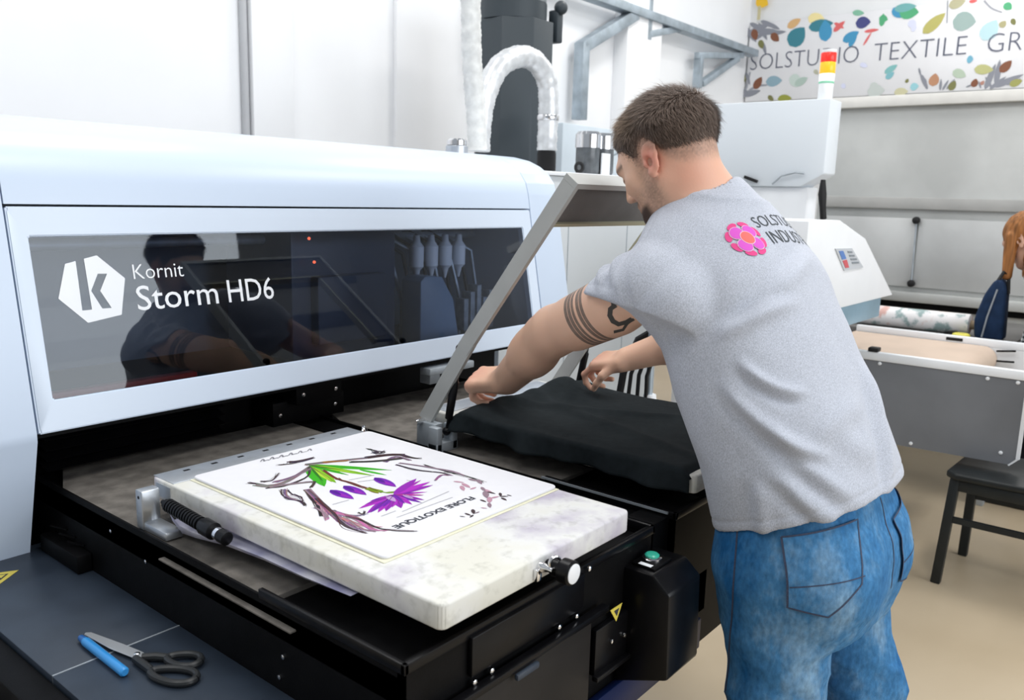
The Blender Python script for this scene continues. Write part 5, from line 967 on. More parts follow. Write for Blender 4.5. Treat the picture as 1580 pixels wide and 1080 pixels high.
# ---------------------------------------------------------------- head builder (local axes: left, forward, up)
def head_frame(yaw_dir, pitch, roll=0.0):
    f0 = nrm([yaw_dir[0], yaw_dir[1], 0]); z = np.array([0, 0, 1.0])
    f = math.cos(pitch)*f0-math.sin(pitch)*z; u = math.sin(pitch)*f0+math.cos(pitch)*z; l = np.cross(u, f)
    l2 = math.cos(roll)*l+math.sin(roll)*u; u2 = -math.sin(roll)*l+math.cos(roll)*u
    return np.array([l2, f, u2])
def head_prims(o, R, sc=1.0):
    def g(p): return np.asarray(p, float)@R
    return [((lambda P, f=f: sc*f((P-o)/sc)), k*sc, op) for f, k, op in head_prims0(R)]
def head_prims0(R):
    g = lambda p: np.asarray(p, float)@R
    pr = [(ell_(g((0, -0.018, 0.047)), R, (0.0745, 0.094, 0.080)), 0, 'u'),
          (ell_(g((0, 0.040, 0.020)), R, (0.064, 0.056, 0.075)), 0.03, 'u'),
          (ell_(g((0, -0.045, 0.02)), R, (0.064, 0.060, 0.062)), 0.03, 'u'),
          (ell_(g((0, 0.038, -0.045)), R, (0.054, 0.052, 0.050)), 0.03, 'u'),
          (cap_(g((0.050, 0.000, -0.035)), g((0.022, 0.072, -0.083)), 0.017, 0.017), 0.025, 'u'),
          (cap_(g((-0.050, 0.000, -0.035)), g((-0.022, 0.072, -0.083)), 0.017, 0.017), 0.025, 'u'),
          (ell_(g((0, 0.076, -0.085)), R, (0.024, 0.020, 0.020)), 0.02, 'u'),
          (cap_(g((-0.030, 0.083, 0.036)), g((0.030, 0.083, 0.036)), 0.013, 0.013), 0.02, 'u'),
          (cap_(g((0.050, 0.058, -0.006)), g((0.038, 0.076, -0.012)), 0.018, 0.014), 0.02, 'u'),
          (cap_(g((-0.050, 0.058, -0.006)), g((-0.038, 0.076, -0.012)), 0.018, 0.014), 0.02, 'u')]
    for s in (1, -1):
        pr += [(ell_(g((s*0.033, 0.103, 0.012)), R, (0.019, 0.016, 0.013)), 0.012, 's'),
               (ell_(g((s*0.032, 0.079, 0.011)), R, (0.0135, 0.0135, 0.0115)), 0.004, 'u')]
    pr += [(cap_(g((0, 0.092, 0.028)), g((0, 0.112, -0.016)), 0.0075, 0.0095), 0.012, 'u'),
           (ell_(g((0.010, 0.101, -0.020)), R, (0.008, 0.010, 0.007)), 0.008, 'u'),
           (ell_(g((-0.010, 0.101, -0.020)), R, (0.008, 0.010, 0.007)), 0.008, 'u'),
           (cap_(g((-0.019, 0.088, -0.049)), g((0.019, 0.088, -0.049)), 0.008, 0.008), 0.008, 'u'),
           (cap_(g((-0.016, 0.087, -0.060)), g((0.016, 0.087, -0.060)), 0.008, 0.008), 0.006, 'u'),
           (rbox_(g((0, 0.100, -0.0545)), R, (0.022, 0.006, 0.0012), 0.001), 0.004, 's')]
    for s in (1, -1):
        # ear: tilted plate with rim, hollow and lobe
        c = g((s*0.081, -0.004, 0.002))
        t = math.radians(14); up = np.array([0, -math.sin(t), math.cos(t)])@R
        bk = nrm(np.array([s*0.14, -0.99, 0])@R); ou = nrm(np.cross(up, bk))
        RE = np.array([bk, up, ou])
        ge = lambda a, b, d=0.0: c+bk*a+up*b+ou*d
        pr += [(ell_(ge(0.002, 0.002), RE, (0.0165, 0.031, 0.0055)), 0.006, 'u')]
        rim = [(-0.012, -0.004), (-0.011, 0.016), (-0.003, 0.029), (0.009, 0.030), (0.017, 0.020), (0.018, 0.004), (0.012, -0.014), (0.002, -0.026)]
        for p, q in zip(rim[:-1], rim[1:]): pr.append((cap_(ge(*p), ge(*q), 0.0038, 0.0038), 0.004, 'u'))
        pr += [(ell_(ge(-0.001, -0.027), RE, (0.009, 0.010, 0.006)), 0.006, 'u')]
        sd = 1 if (ou@(np.array([s, 0, 0])@R)) > 0 else -1
        pr += [(ell_(ge(-0.002, -0.002, sd*0.006), RE, (0.0090, 0.013, 0.011)), 0.003, 's'),
               (ell_(ge(0.004, 0.016, sd*0.007), RE, (0.008, 0.009, 0.006)), 0.004, 's'),
               (cap_(ge(-0.011, -0.006, sd*0.003), ge(-0.010, 0.0, sd*0.003), 0.0045, 0.004), 0.004, 'u')]
    return pr
def hair_line(f):
    return np.interp(f, [-0.12, -0.085, -0.06, -0.035, -0.022, -0.008, 0.010, 0.020, 0.026, 0.034, 0.05, 0.07, 0.09, 0.12],
                        [-0.026, -0.030, -0.024, 0.000, 0.028, 0.044, 0.040, 0.024, 0.020, 0.028, 0.054, 0.066, 0.082, 0.090])

# ---------------------------------------------------------------- hand builder
def hand_prims(w, d, up, side, curl, thumb, sc=1.0, spread=1.0):
    """w wrist, d direction of the palm, up back of the hand, side towards the thumb; curl bend of the fingers"""
    w, d = np.asarray(w, float), nrm(d); s = nrm(np.cross(d, up))*(1 if np.dot(np.cross(d, up), side) > 0 else -1); u = nrm(np.cross(s, d)); u = u if u@np.asarray(up, float) > 0 else -u
    R = np.array([s, d, u]); pr = []
    c = w+d*0.052*sc
    pr.append((rbox_(c, R, (0.042*sc, 0.048*sc, 0.0155*sc), 0.013*sc), 0.02, 'u'))
    pr.append((ell_(w+d*0.03*sc+s*0.022*sc-u*0.008*sc, R, (0.018*sc, 0.030*sc, 0.016*sc)), 0.015, 'u'))
    lens = [(0.042, 0.025, 0.021), (0.046, 0.029, 0.022), (0.043, 0.027, 0.021), (0.034, 0.020, 0.018)]
    for i, L in enumerate(lens):
        off = (0.031-0.0205*i)*sc
        k = w+d*(0.094-0.004*abs(i-1)-(0.008 if i == 3 else 0))*sc+s*off+u*0.003*sc
        pr.append((ell_(k, R, (0.0105*sc, 0.012*sc, 0.011*sc)), 0.008, 'u'))
        a = 0; p = k
        fan = (0.10-0.07*i)*spread
        for j, l in enumerate(L):
            a += math.radians(curl[i][j])
            dd = nrm(d*math.cos(a)-u*math.sin(a)+s*fan*max(0.0, 1-a/1.5))
            q = p+dd*l*sc; r1 = (0.0095-0.0009*j-(0.0008 if i == 3 else 0))*sc
            pr.append((cap_(p, q, r1, r1*0.93), 0.0035, 'u')); p = q
    t0 = w+d*0.030*sc+s*0.034*sc-u*0.006*sc
    p = t0
    for (a1, a2, l, r) in thumb:   # in-plane angle from palm direction to side, drop below palm
        dd = nrm(d*math.cos(a1)*math.cos(a2)+s*math.sin(a1)*math.cos(a2)-u*math.sin(a2)); q = p+dd*l*sc
        pr.append((cap_(p, q, r*sc, r*0.9*sc), 0.006, 'u')); p = q
    return pr
# ---------------------------------------------------------------- the operator
OP = thing('person', (1.47, 0.46, 0), 'man in a grey t-shirt and blue jeans leaning over the black garment', 'person')
SL, EL, WL = np.array((1.302, 0.738, 1.272)), np.array((1.376, 1.001, 1.151)), np.array((1.459, 1.192, 1.006))
SR, ER, WR = np.array((1.685, 0.770, 1.300)), np.array((1.850, 0.880, 1.110)), np.array((1.744, 1.048, 1.036))
HR = head_frame((0.0, 1.0), math.radians(33), math.radians(0))
HO = np.array((1.416, 0.786, 1.486)); HSC = 0.90
torso = [(0.80, 1.472, 0.475, 0.155, 0.105, 0), (0.95, 1.474, 0.508, 0.158, 0.108, 0), (1.10, 1.480, 0.575, 0.165, 0.110, 0), (1.22, 1.484, 0.635, 0.168, 0.110, 0), (1.32, 1.488, 0.680, 0.155, 0.100, 0), (1.40, 1.492, 0.712, 0.09, 0.075, 0)]
C7 = np.array((1.474, 0.734, 1.394))
g = lambda p: HO+HSC*np.asarray(p, float)@HR
body = [(loft_(torso), 0, 'u'),
        (cap_(C7, SL, 0.060, 0.060), 0.05, 'u'), (cap_(C7, SR, 0.060, 0.060), 0.05, 'u'),
        (cap_(C7+(0, -0.01, -0.01), g((0, -0.036, -0.005)), 0.060, 0.056), 0.04, 'u'),
        (cap_(C7+(-0.01, 0.02, 0), g((0, -0.005, -0.035)), 0.058, 0.054), 0.04, 'u'),
        # left arm
        (cap_(SL, EL, 0.056, 0.048), 0.03, 'u'), (cap_(SL+(EL-SL)*0.35+(0, 0, -0.008), SL+(EL-SL)*0.75+(0, 0, -0.008), 0.050, 0.046), 0.03, 'u'),
        (cap_(EL, EL+(WL-EL)*0.45, 0.048, 0.047), 0.025, 'u'), (cap_(EL+(WL-EL)*0.4, WL, 0.047, 0.036), 0.025, 'u'),
        (cap_(EL+(WL-EL)*0.15+(0.0, 0.012, 0.006), EL+(WL-EL)*0.5+(0, 0.008, 0.0), 0.040, 0.036), 0.02, 'u'),
        # right arm
        (cap_(SR, ER, 0.055, 0.046), 0.03, 'u'), (cap_(ER, ER+(WR-ER)*0.45, 0.045, 0.043), 0.025, 'u'), (cap_(ER+(WR-ER)*0.4, WR, 0.043, 0.030), 0.025, 'u')]
nh = len(body)
body += head_prims(HO, HR, HSC)
# left hand: closed on the cloth; right hand: pinching it
dl = nrm(np.array((1.456, 1.284, 0.990))-WL)
body += hand_prims(WL, dl, (-0.40, -0.1, 1.0), (1, 0, 0), [(50, 66, 45), (58, 68, 45), (64, 68, 45), (70, 68, 45)], [(0.7, 0.35, 0.036, 0.0125), (0.25, 0.75, 0.030, 0.0105), (-0.2, 0.95, 0.022, 0.0095)], 1.05)
dr = nrm(np.array((1.742, 1.135, 1.016))-WR)
body += hand_prims(WR, dr, (-0.30, -0.25, 1.0), (-1, 0.1, -0.2), [(30, 50, 35), (48, 62, 40), (60, 65, 45), (66, 65, 45)], [(0.6, 0.35, 0.036, 0.0125), (0.15, 0.70, 0.030, 0.0105), (-0.15, 0.75, 0.024, 0.0095)], 0.92)
V, F = sdf_mesh(body, (1.20, 0.33, 0.80), (1.96, 1.34, 1.68), 0.0032)
V = relax(V, F, 1, 0.4)
# skin colours: redder ears, knuckles and neck, stubble and goatee, brows
q = (V-HO)@HR.T/HSC
skin = np.tile(np.array([0.78, 0.49, 0.355]), (len(V), 1))
def mixc(m, c):
    global skin
    m = np.clip(m, 0, 1)[:, None]; skin = skin*(1-m)+np.array(c)*m
mixc(0.55*np.exp(-(((V-(EL+(WL-EL)*0.5))/0.18)**2).sum(1)), (0.66, 0.40, 0.27))
ear = np.exp(-(((np.abs(q[:, 0])-0.085)/0.018)**2+((q[:, 1]+0.006)/0.028)**2+((q[:, 2]-0.002)/0.035)**2)); mixc(ear*0.9, (0.70, 0.26, 0.20))
neck = np.exp(-((q[:, 1]+0.05)/0.05)**2-((q[:, 2]+0.06)/0.05)**2)*(np.abs(q[:, 0]) < 0.1); mixc(neck*0.45, (0.68, 0.27, 0.20))
for wpt, dd in ((WL, dl), (WR, dr)):
    k = np.exp(-(((V-(wpt+dd*0.105))/0.045)**2).sum(1)); mixc(k*0.6, (0.68, 0.28, 0.21))
inhead = (np.linalg.norm(q, axis=1) < 0.165)
st = sstep(q[:, 2], -0.015, -0.05)*sstep(q[:, 1], -0.01, 0.03)*inhead*(q[:, 2] > -0.13)
nz = np.array([mnoise.noise(Vector(p*420)) for p in V[inhead]]); nzz = np.zeros(len(V)); nzz[inhead] = nz
mixc(st*(0.42+0.30*nzz), (0.20, 0.13, 0.10))
side = sstep(q[:, 1], 0.00, 0.02)*sstep(q[:, 1], 0.05, 0.03)*sstep(q[:, 2], 0.03, 0.0)*sstep(q[:, 2], -0.09, -0.05)*inhead; mixc(side*(0.45+0.3*nzz), (0.24, 0.16, 0.12))
goat = sstep(q[:, 2], -0.055, -0.068)*sstep(q[:, 1], 0.045, 0.065)*inhead; mixc(goat*0.95, (0.045, 0.028, 0.022))
must = np.exp(-((q[:, 2]+0.040)/0.007)**2)*(q[:, 1] > 0.07)*(np.abs(q[:, 0]) < 0.034)*inhead; mixc(must*0.8, (0.06, 0.04, 0.03))
brow = np.exp(-((q[:, 2]-0.036)/0.006)**2)*(q[:, 1] > 0.06)*(np.abs(q[:, 0]) > 0.010)*(np.abs(q[:, 0]) < 0.056)*inhead; mixc(brow*0.8, (0.10, 0.065, 0.045))
lash = np.exp(-((q[:, 2]-0.010)/0.0035)**2)*(q[:, 1] > 0.072)*(np.abs(np.abs(q[:, 0])-0.032) < 0.016)*inhead; mixc(lash*0.7, (0.06, 0.04, 0.035))
fade = sstep(q[:, 2]-hair_line(q[:, 1]), -0.026, 0.006)*inhead*(q[:, 1] < 0.035); mixc(fade*(0.55+0.3*nzz), (0.16, 0.11, 0.09))
M['skin'] = vcol_mat('skin', 0.5, 0.35, 0.12, 220, 0.12)
# tattoo: inked bands and scrolls on the left upper arm, thresholded in the shader from arm coordinates
ua = nrm(EL-SL); tax = (V-SL)@ua; rad = np.linalg.norm((V-SL)-tax[:, None]*ua, axis=1)
BODY = npobj('body', V, F, 'skin', OP, np.clip(skin, 0, 1))
r1 = nrm(np.cross(ua, (0, 0, 1))); r2 = np.cross(ua, r1)
if r1[0] > 0: r1, r2 = -r1, r2
ang = np.arctan2((V-SL)@r2, (V-SL)@r1)
onarm = ((tax > 0.05) & (tax < 0.34) & (rad < 0.075)).astype(float)
for nm, arr in (('arm_t', tax), ('arm_a', ang), ('arm_m', onarm)):
    at = BODY.data.attributes.new(nm, 'FLOAT', 'POINT'); at.data.foreach_set('value', arr.astype(np.float32))
def tattoo_nodes(m):
    nt = m.node_tree; b = nt.nodes['Principled BSDF']; L = nt.links.new
    old = b.inputs['Base Color'].links[0].from_socket
    def A(n):
        a = nt.nodes.new('ShaderNodeAttribute'); a.attribute_name = n; return a.outputs['Fac']
    def mt(op, x, y=None, z=None):
        n = nt.nodes.new('ShaderNodeMath'); n.operation = op
        for i, v in enumerate((x, y, z)):
            if v is None: continue
            if isinstance(v, (int, float)): n.inputs[i].default_value = v
            else: L(v, n.inputs[i])
        return n.outputs[0]
    t, a, mk = A('arm_t'), A('arm_a'), A('arm_m')
    # position of the band wanders a little round the arm
    wob = mt('MULTIPLY', mt('SINE', mt('ADD', mt('MULTIPLY', a, 1.0), 0.6)), 0.012)
    tt = mt('ADD', t, wob)
    tot = None
    for c, w in ((0.192, 0.0048), (0.181, 0.0048), (0.170, 0.0040), (0.154, 0.0048), (0.143, 0.0045)):
        s = mt('LESS_THAN', mt('ABSOLUTE', mt('SUBTRACT', tt, c)), w)
        tot = s if tot is None else mt('MAXIMUM', tot, s)
    tn = nt.nodes.new('ShaderNodeTexNoise'); tn.inputs['Scale'].default_value = 160
    tc = nt.nodes.new('ShaderNodeTexCoord'); L(tc.outputs['Object'], tn.inputs['Vector'])
    fac = mt('MULTIPLY', mt('MULTIPLY', tot, mk), mt('ADD', mt('MULTIPLY', tn.outputs['Fac'], 0.25), 0.66))
    mx = nt.nodes.new('ShaderNodeMix'); mx.data_type = 'RGBA'
    L(fac, mx.inputs['Factor']); L(old, mx.inputs['A']); mx.inputs['B'].default_value = (0.075, 0.070, 0.065, 1)
    L(mx.outputs['Result'], b.inputs['Base Color'])
tattoo_nodes(M['skin'])
body_bvh = BVHTree.FromPolygons(V.tolist(), F.tolist())
def decal(parent, name, items, bvh, o, ux, uy, material, lift=0.0012, fine=0.006):
    """flat shapes (loops of 2D points, colour) wrapped on a surface along the normal of their plane"""
    o, ux, uy = Vector(o), Vector(ux).normalized(), Vector(uy); uy = (uy-ux*ux.dot(uy)).normalized(); n = ux.cross(uy)
    mb = MB()
    for vs, fs, col in items:
        bm = bmesh.new(); bv = [bm.verts.new((p[0], p[1], 0)) for p in vs]
        for f in fs:
            try: bm.faces.new([bv[i] for i in f])
            except ValueError: pass
        bmesh.ops.triangulate(bm, faces=list(bm.faces))
        for _ in range(6):
            es = [e for e in bm.edges if e.calc_length() > fine]
            if not es: break
            bmesh.ops.subdivide_edges(bm, edges=es, cuts=1); bmesh.ops.triangulate(bm, faces=list(bm.faces))
        bm.verts.index_update(); pts = []; ok = True
        for v in bm.verts:
            p = o+ux*v.co.x+uy*v.co.y
            hit = bvh.ray_cast(p+n*0.25, -n, 0.6)
            if hit[0] is None: pts.append(None)
            else: pts.append(hit[0]+n*lift)
        fs2 = [[v.index for v in f.verts] for f in bm.faces]
        fs2 = [f for f in fs2 if all(pts[i] is not None for i in f) and max((pts[f[0]]-pts[f[1]]).length, (pts[f[1]]-pts[f[2]]).length) < 0.035]
        used = sorted({i for f in fs2 for i in f}); mp = {k: j for j, k in enumerate(used)}
        mb.add([pts[i] for i in used], [[mp[i] for i in f] for f in fs2], col); bm.free()
    return obj(name, mb, material, parent, 180)
def band(pts, w):
    """outline strip along a 2D polyline"""
    P = np.array(pts, float); T = np.gradient(P, axis=0); T /= np.linalg.norm(T, axis=1)[:, None]; N = np.stack([-T[:, 1], T[:, 0]], 1)*w/2
    m = len(P); return np.vstack([P+N, P-N]).tolist(), [(j, j+1, m+j+1, m+j) for j in range(m-1)]
# hook shaped tattoo scrolls between sleeve and bands
vdir = nrm(np.array((0.777, 0.629, -0.1))); tux = nrm(ua-vdir*(ua@vdir)); tuy = np.cross(-vdir, tux)
to = SL+ua*0.122
def rot_hook(c, s, flip=1):
    base = [(-0.014, 0.016), (-0.006, 0.018), (0.004, 0.016), (0.009, 0.008), (0.009, -0.002), (0.004, -0.010), (-0.004, -0.012)]
    return [(c[0]+x*s, c[1]+y*s*flip) for x, y in base]
TC = (0.075, 0.07, 0.065)
tats = [(*band(rot_hook((0.004, 0.012), 1.25), 0.0085), TC), (*band(rot_hook((-0.022, -0.022), 1.25), 0.0085), TC), (*band([(0.022, 0.042), (0.006, 0.046), (-0.004, 0.038), (-0.016, 0.034)], 0.006), TC), (*band([(0.004, -0.008), (-0.006, -0.004), (-0.016, -0.004)], 0.007), TC)]
decal(BODY, 'tattoo', tats, body_bvh, to, tux, tuy, 'print', 0.0006, 0.005)['label'] = 'dark hooked tattoo scrolls'

# hair cap with short strands
def hair_d():
    sk = [(ell_(g((0, -0.018, 0.047)), HR, HSC*np.array((0.0745, 0.094, 0.080))), 0, 'u'), (ell_(g((0, 0.040, 0.020)), HR, HSC*np.array((0.064, 0.056, 0.075))), 0.03, 'u'), (ell_(g((0, -0.045, 0.02)), HR, HSC*np.array((0.064, 0.060, 0.062))), 0.03, 'u')]
    def f(P):
        d = np.full(len(P), 9.0)
        for fn, k, op in sk:
            v = fn(P)
            if k <= 0: d = np.minimum(d, v)
            else:
                qq = np.maximum(k-np.abs(d-v), 0)/k; d = np.minimum(d, v)-qq*qq*k*0.25
        qq = (P-HO)@HR.T/HSC
        e = qq[:, 2]-hair_line(qq[:, 1])
        th = -0.003+0.0055*sstep(e, -0.012, 0.03)+0.011*sstep(e, 0.025, 0.085)
        th += 0.006*sstep(qq[:, 1], 0.03, 0.08)*sstep(e, 0.0, 0.02)
        return d-th
    return f
Vh, Fh = sdf_mesh([(hair_d(), 0, 'u')], HO-0.16, HO+0.18, 0.003)
Vh = relax(Vh, Fh, 2, 0.5); Nh = normals(Vh, Fh)
qh = (Vh-HO)@HR.T/HSC; eh = qh[:, 2]-hair_line(qh[:, 1])
keep = eh > -0.016
keepF = keep[Fh].all(1)
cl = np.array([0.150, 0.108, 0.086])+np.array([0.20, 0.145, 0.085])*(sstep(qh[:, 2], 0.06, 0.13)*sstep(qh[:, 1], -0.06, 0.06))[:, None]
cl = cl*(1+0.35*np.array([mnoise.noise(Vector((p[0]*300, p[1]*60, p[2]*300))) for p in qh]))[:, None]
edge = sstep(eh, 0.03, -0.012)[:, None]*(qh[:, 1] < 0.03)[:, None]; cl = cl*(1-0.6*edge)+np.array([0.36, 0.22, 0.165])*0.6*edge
M['hair'] = vcol_mat('hair', 0.55, 0.3, 0.6, 500)
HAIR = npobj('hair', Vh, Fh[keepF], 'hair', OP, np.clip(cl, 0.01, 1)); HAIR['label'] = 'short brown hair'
def strands(n, V, N, q, e, R, length, clr, sel):
    idx = RNG.choice(np.where(sel)[0], n); mb_v = []; mb_f = []; mb_c = []
    P = V[idx]+RNG.normal(0, 0.0008, (n, 3)); NN = N[idx]; Q = q[idx]; E = e[idx]
    # combed forward over the crown, down at the back and the sides
    fwd = R[1]; dn = -R[2]
    w = sstep(Q[:, 2], 0.05, 0.11)[:, None]
    T = w*fwd+(1-w)*(0.75*dn+0.15*(-fwd))
    T = T-NN*(T*NN).sum(1)[:, None]; T /= np.linalg.norm(T, axis=1)[:, None]+1e-6
    T += RNG.normal(0, 0.22, (n, 3))
    Ln = length*(0.22+0.78*sstep(E, 0.0, 0.08))*(0.7+0.6*RNG.random(n))
    S = np.cross(T, NN); S /= np.linalg.norm(S, axis=1)[:, None]+1e-9; S *= 0.00045
    a = P-NN*0.001; m = P+T*(Ln*0.5)[:, None]+NN*(Ln*0.28)[:, None]; t = P+T*Ln[:, None]+NN*(Ln*0.30)[:, None]
    Vv = np.stack([a-S, a+S, m+S*0.8, m-S*0.8, t+S*0.2, t-S*0.2], 1).reshape(-1, 3)
    k = np.arange(n)*6
    Fq = np.vstack([np.stack([k, k+1, k+2, k+3], 1), np.stack([k+3, k+2, k+4, k+5], 1)])
    C = np.repeat(np.clip(clr[idx]*(0.6+0.9*RNG.random((n, 1))), 0, 1), 6, 0)
    return Vv, Fq, C
Vs, Fs, Cs = strands(26000, Vh, Nh, qh, eh, HR, 0.017, cl, eh > -0.010)
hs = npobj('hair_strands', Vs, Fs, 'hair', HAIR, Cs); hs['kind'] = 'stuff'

# ---------------------------------------------------------------- t-shirt
sh = [(0.80, 1.472, 0.468, 0.200, 0.150, -4), (0.95, 1.472, 0.506, 0.208, 0.158, -3), (1.08, 1.474, 0.567, 0.214, 0.160, -2), (1.20, 1.480, 0.628, 0.212, 0.155, 0), (1.30, 1.488, 0.668, 0.200, 0.140, 0), (1.38, 1.492, 0.706, 0.155, 0.112, 0), (1.42, 1.493, 0.720, 0.10, 0.085, 0)]
seL = SL+(EL-SL)*0.50; seR = SR+(ER-SR)*0.52
def sleeve(S, E, e0, r0, r1, cn=None, cp=None):
    d = nrm(E-S); a0 = cap_(S+np.array((0, -0.005, -0.008)), S+(E-S)*0.62+np.array((0, -0.016, -0.032)), r0, r1); a1 = cap_(S+np.array((-0.004, -0.045, -0.030)), S+(E-S)*0.5+np.array((0, -0.02, -0.040)), r0*0.98, r1); a = lambda P: np.minimum(a0(P), a1(P)); tp = S+(E-S)*e0
    cut = nrm(0.55*d+np.array((0, 0, -0.55)))
    if cn is not None:
        c2, t2 = nrm(cn), np.array(cp); d2 = nrm(d+np.array((0, 0, 0.1))); t3 = S+(E-S)*0.40
        return lambda P: np.maximum(a(P), np.maximum((P-t2)@c2, (P-t3)@d2))
    return lambda P: np.maximum(a(P), (P-tp)@cut)
hemn = nrm((0.005, -0.39, -1.0)); HEMP = np.array((1.33, 0.42, 0.920))
shirt = [(loft_(sh, 2.4), 0, 'u'),
         (cap_(C7+(-0.03, -0.005, -0.012), SL+(0.012, -0.005, 0.0), 0.066, 0.074), 0.05, 'u'), (cap_(C7+(0.03, -0.005, -0.005), SR+(-0.012, -0.005, 0.002), 0.072, 0.076), 0.05, 'u'),
         (sleeve(SL, EL, 0.31, 0.080, 0.088, (-0.34, 0.19, -0.92), (1.25, 0.775, 1.236)), 0.014, 'u'), (sleeve(SR, ER, 0.45, 0.080, 0.080), 0.045, 'u'),
         (cap_(C7+(0, -0.012, 0.0), C7+(-0.012, 0.012, 0.030), 0.081, 0.077), 0.03, 'u'),
         # openings
         (cap_(SL+(EL-SL)*0.24+np.array((0, -0.006, -0.014)), EL, 0.066, 0.070), 0.004, 's'), (cap_(SR+(ER-SR)*0.42, ER, 0.066, 0.066), 0.004, 's'),
         (half_(HEMP, hemn), 0.004, 'x'),
         (half_(C7+(0.0, 0.0, 0.046), nrm((-0.10, 0.52, 1.0))), 0.006, 'x'),
         (cap_(C7+(0, -0.004, 0.015), g((0, -0.030, -0.02)), 0.066, 0.064), 0.003, 's'),
         (loft_([(r[0], r[1], r[2], r[3]-0.012, r[4]-0.012, r[5]) for r in [(0.70, 1.465, 0.44, 0.200, 0.148, -4)]+sh[:3]], 2.4), 0.002, 's')]
Vt, Ft = sdf_mesh(shirt, (1.20, 0.26, 0.80), (1.86, 0.95, 1.52), 0.0042)
Vt = relax(Vt, Ft, 2, 0.5); Nt = normals(Vt, Ft)
# folds: ridges between points on the near side of the shirt, in plan coordinates along the view of his left back
fo_r = np.array((0.629, -0.777, 0.0)); fo_o = np.array((1.48, 0.55, 1.0))
fu = (Vt-fo_o)@fo_r; fv = Vt[:, 2]
facing = sstep(-(Nt@np.array((0.777, 0.629, 0.0))), -0.2, 0.35)
disp = np.zeros(len(Vt))
def fold(a, b, w, hgt, sharp=1.0, bow=0.0):
    global disp
    a, b = np.array(a), np.array(b); d = b-a; L = np.linalg.norm(d); d /= L; n = np.array([-d[1], d[0]])
    pu, pv = fu-a[0], fv-a[1]; t = (pu*d[0]+pv*d[1])/L; s = pu*n[0]+pv*n[1]
    s = s-bow*4*t*(1-t)
    env = sstep(t, -0.05, 0.25)*sstep(t, 1.05, 0.7)
    x = s/w
    disp += 1.7*hgt*env*(np.exp(-x*x)-0.6*np.exp(-((x+1.5*sharp)**2)))*facing
# (u to the right as seen from behind-left, v height)
FOLDS = [((-0.16, 1.13), (0.02, 1.02), 0.012, 0.007, 1, -0.02), ((-0.14, 1.17), (-0.02, 1.12), 0.010, 0.006, 1, -0.015),
         ((-0.10, 1.08), (0.06, 0.95), 0.014, 0.005, 1, -0.01), ((-0.09, 1.00), (0.04, 0.91), 0.013, 0.004, 1, 0.0), ((-0.17, 1.20), (-0.02, 1.26), 0.013, 0.006, -1, 0.01),
         ((-0.13, 1.21), (0.05, 1.33), 0.016, 0.004, -1, 0.02), ((0.125, 1.15), (0.135, 0.93), 0.014, 0.006, 1, 0.01), ((-0.06, 0.97), (0.02, 0.90), 0.010, 0.003),
         ((-0.10, 0.98), (-0.085, 0.87), 0.012, 0.004), ((0.02, 1.06), (0.12, 1.0), 0.02, 0.003), ((-0.02, 1.05), (0.10, 1.09), 0.02, 0.003, 1, 0.01)]
for k in FOLDS: fold(*k)
# sleeve folds near the arm pit and round the cuff
tl = (Vt-SL)@ua; rl = np.linalg.norm((Vt-SL)-tl[:, None]*ua, axis=1)
al = np.arctan2((Vt-SL)@r2, (Vt-SL)@r1)
slm = sstep(tl, -0.02, 0.03)*sstep(rl, 0.11, 0.08)
disp += slm*(0.006*np.sin(tl*130+al*2.2)*sstep(np.abs(al), 2.8, 0.5)+0.003*np.sin(tl*210-al*3))
n3 = np.array([mnoise.noise(Vector(p*11)) for p in Vt]); n4 = np.array([mnoise.noise(Vector((p[0]*26, p[1]*26, p[2]*17))) for p in Vt])
disp += 0.0035*n3+0.0012*n4
cuff = -((Vt-np.array((1.25, 0.775, 1.240)))@nrm((-0.34, 0.19, -0.92)))
cuff2 = (0.40*np.linalg.norm(EL-SL)-tl)
nearc = np.minimum(cuff, cuff2)
disp *= 1-(1-sstep(nearc, 0.002, 0.035))*slm
disp -= 0.0016*np.exp(-((nearc-0.018)/0.003)**2)*slm
# armhole seam
disp -= 0.0028*np.exp(-((tl+0.012)/0.0042)**2)*sstep(rl, 0.15, 0.11)
# hem and cuff stitching grooves
hd = -((Vt-HEMP)@hemn)
disp -= 0.0016*np.exp(-((hd-0.020)/0.0028)**2)
Vt = Vt+Nt*disp[:, None]
def shirt_mat():
    m = mat('grey_marl_jersey', (0.37, 0.40, 0.46), 0.92, spec=0.12, bump=0.25, bscale=700)
    nt = m.node_tree; b = nt.nodes['Principled BSDF']; L = nt.links.new
    tc = nt.nodes.new('ShaderNodeTexCoord'); mp = nt.nodes.new('ShaderNodeMapping'); mp.inputs['Scale'].default_value = (1, 1, 0.45)
    L(tc.outputs['Object'], mp.inputs['Vector'])
    n = nt.nodes.new('ShaderNodeTexNoise'); n.inputs['Scale'].default_value = 700; n.inputs['Detail'].default_value = 3
    L(mp.outputs[0], n.inputs['Vector'])
    r = nt.nodes.new('ShaderNodeValToRGB'); e = r.color_ramp.elements
    e[0].position = 0.36; e[0].color = (0.39, 0.415, 0.475, 1); e[1].position = 0.64; e[1].color = (0.56, 0.59, 0.67, 1)
    L(n.outputs['Fac'], r.inputs['Fac']); L(r.outputs['Color'], b.inputs['Base Color'])
    b.inputs['Sheen Weight'].default_value = 0.15
    return m
M['jersey'] = shirt_mat()
SHIRT = npobj('tshirt', Vt, Ft, 'jersey', OP); SHIRT['label'] = 'light grey marl t-shirt with a pink flower logo'
shirt_bvh = BVHTree.FromPolygons(Vt.tolist(), Ft.tolist())
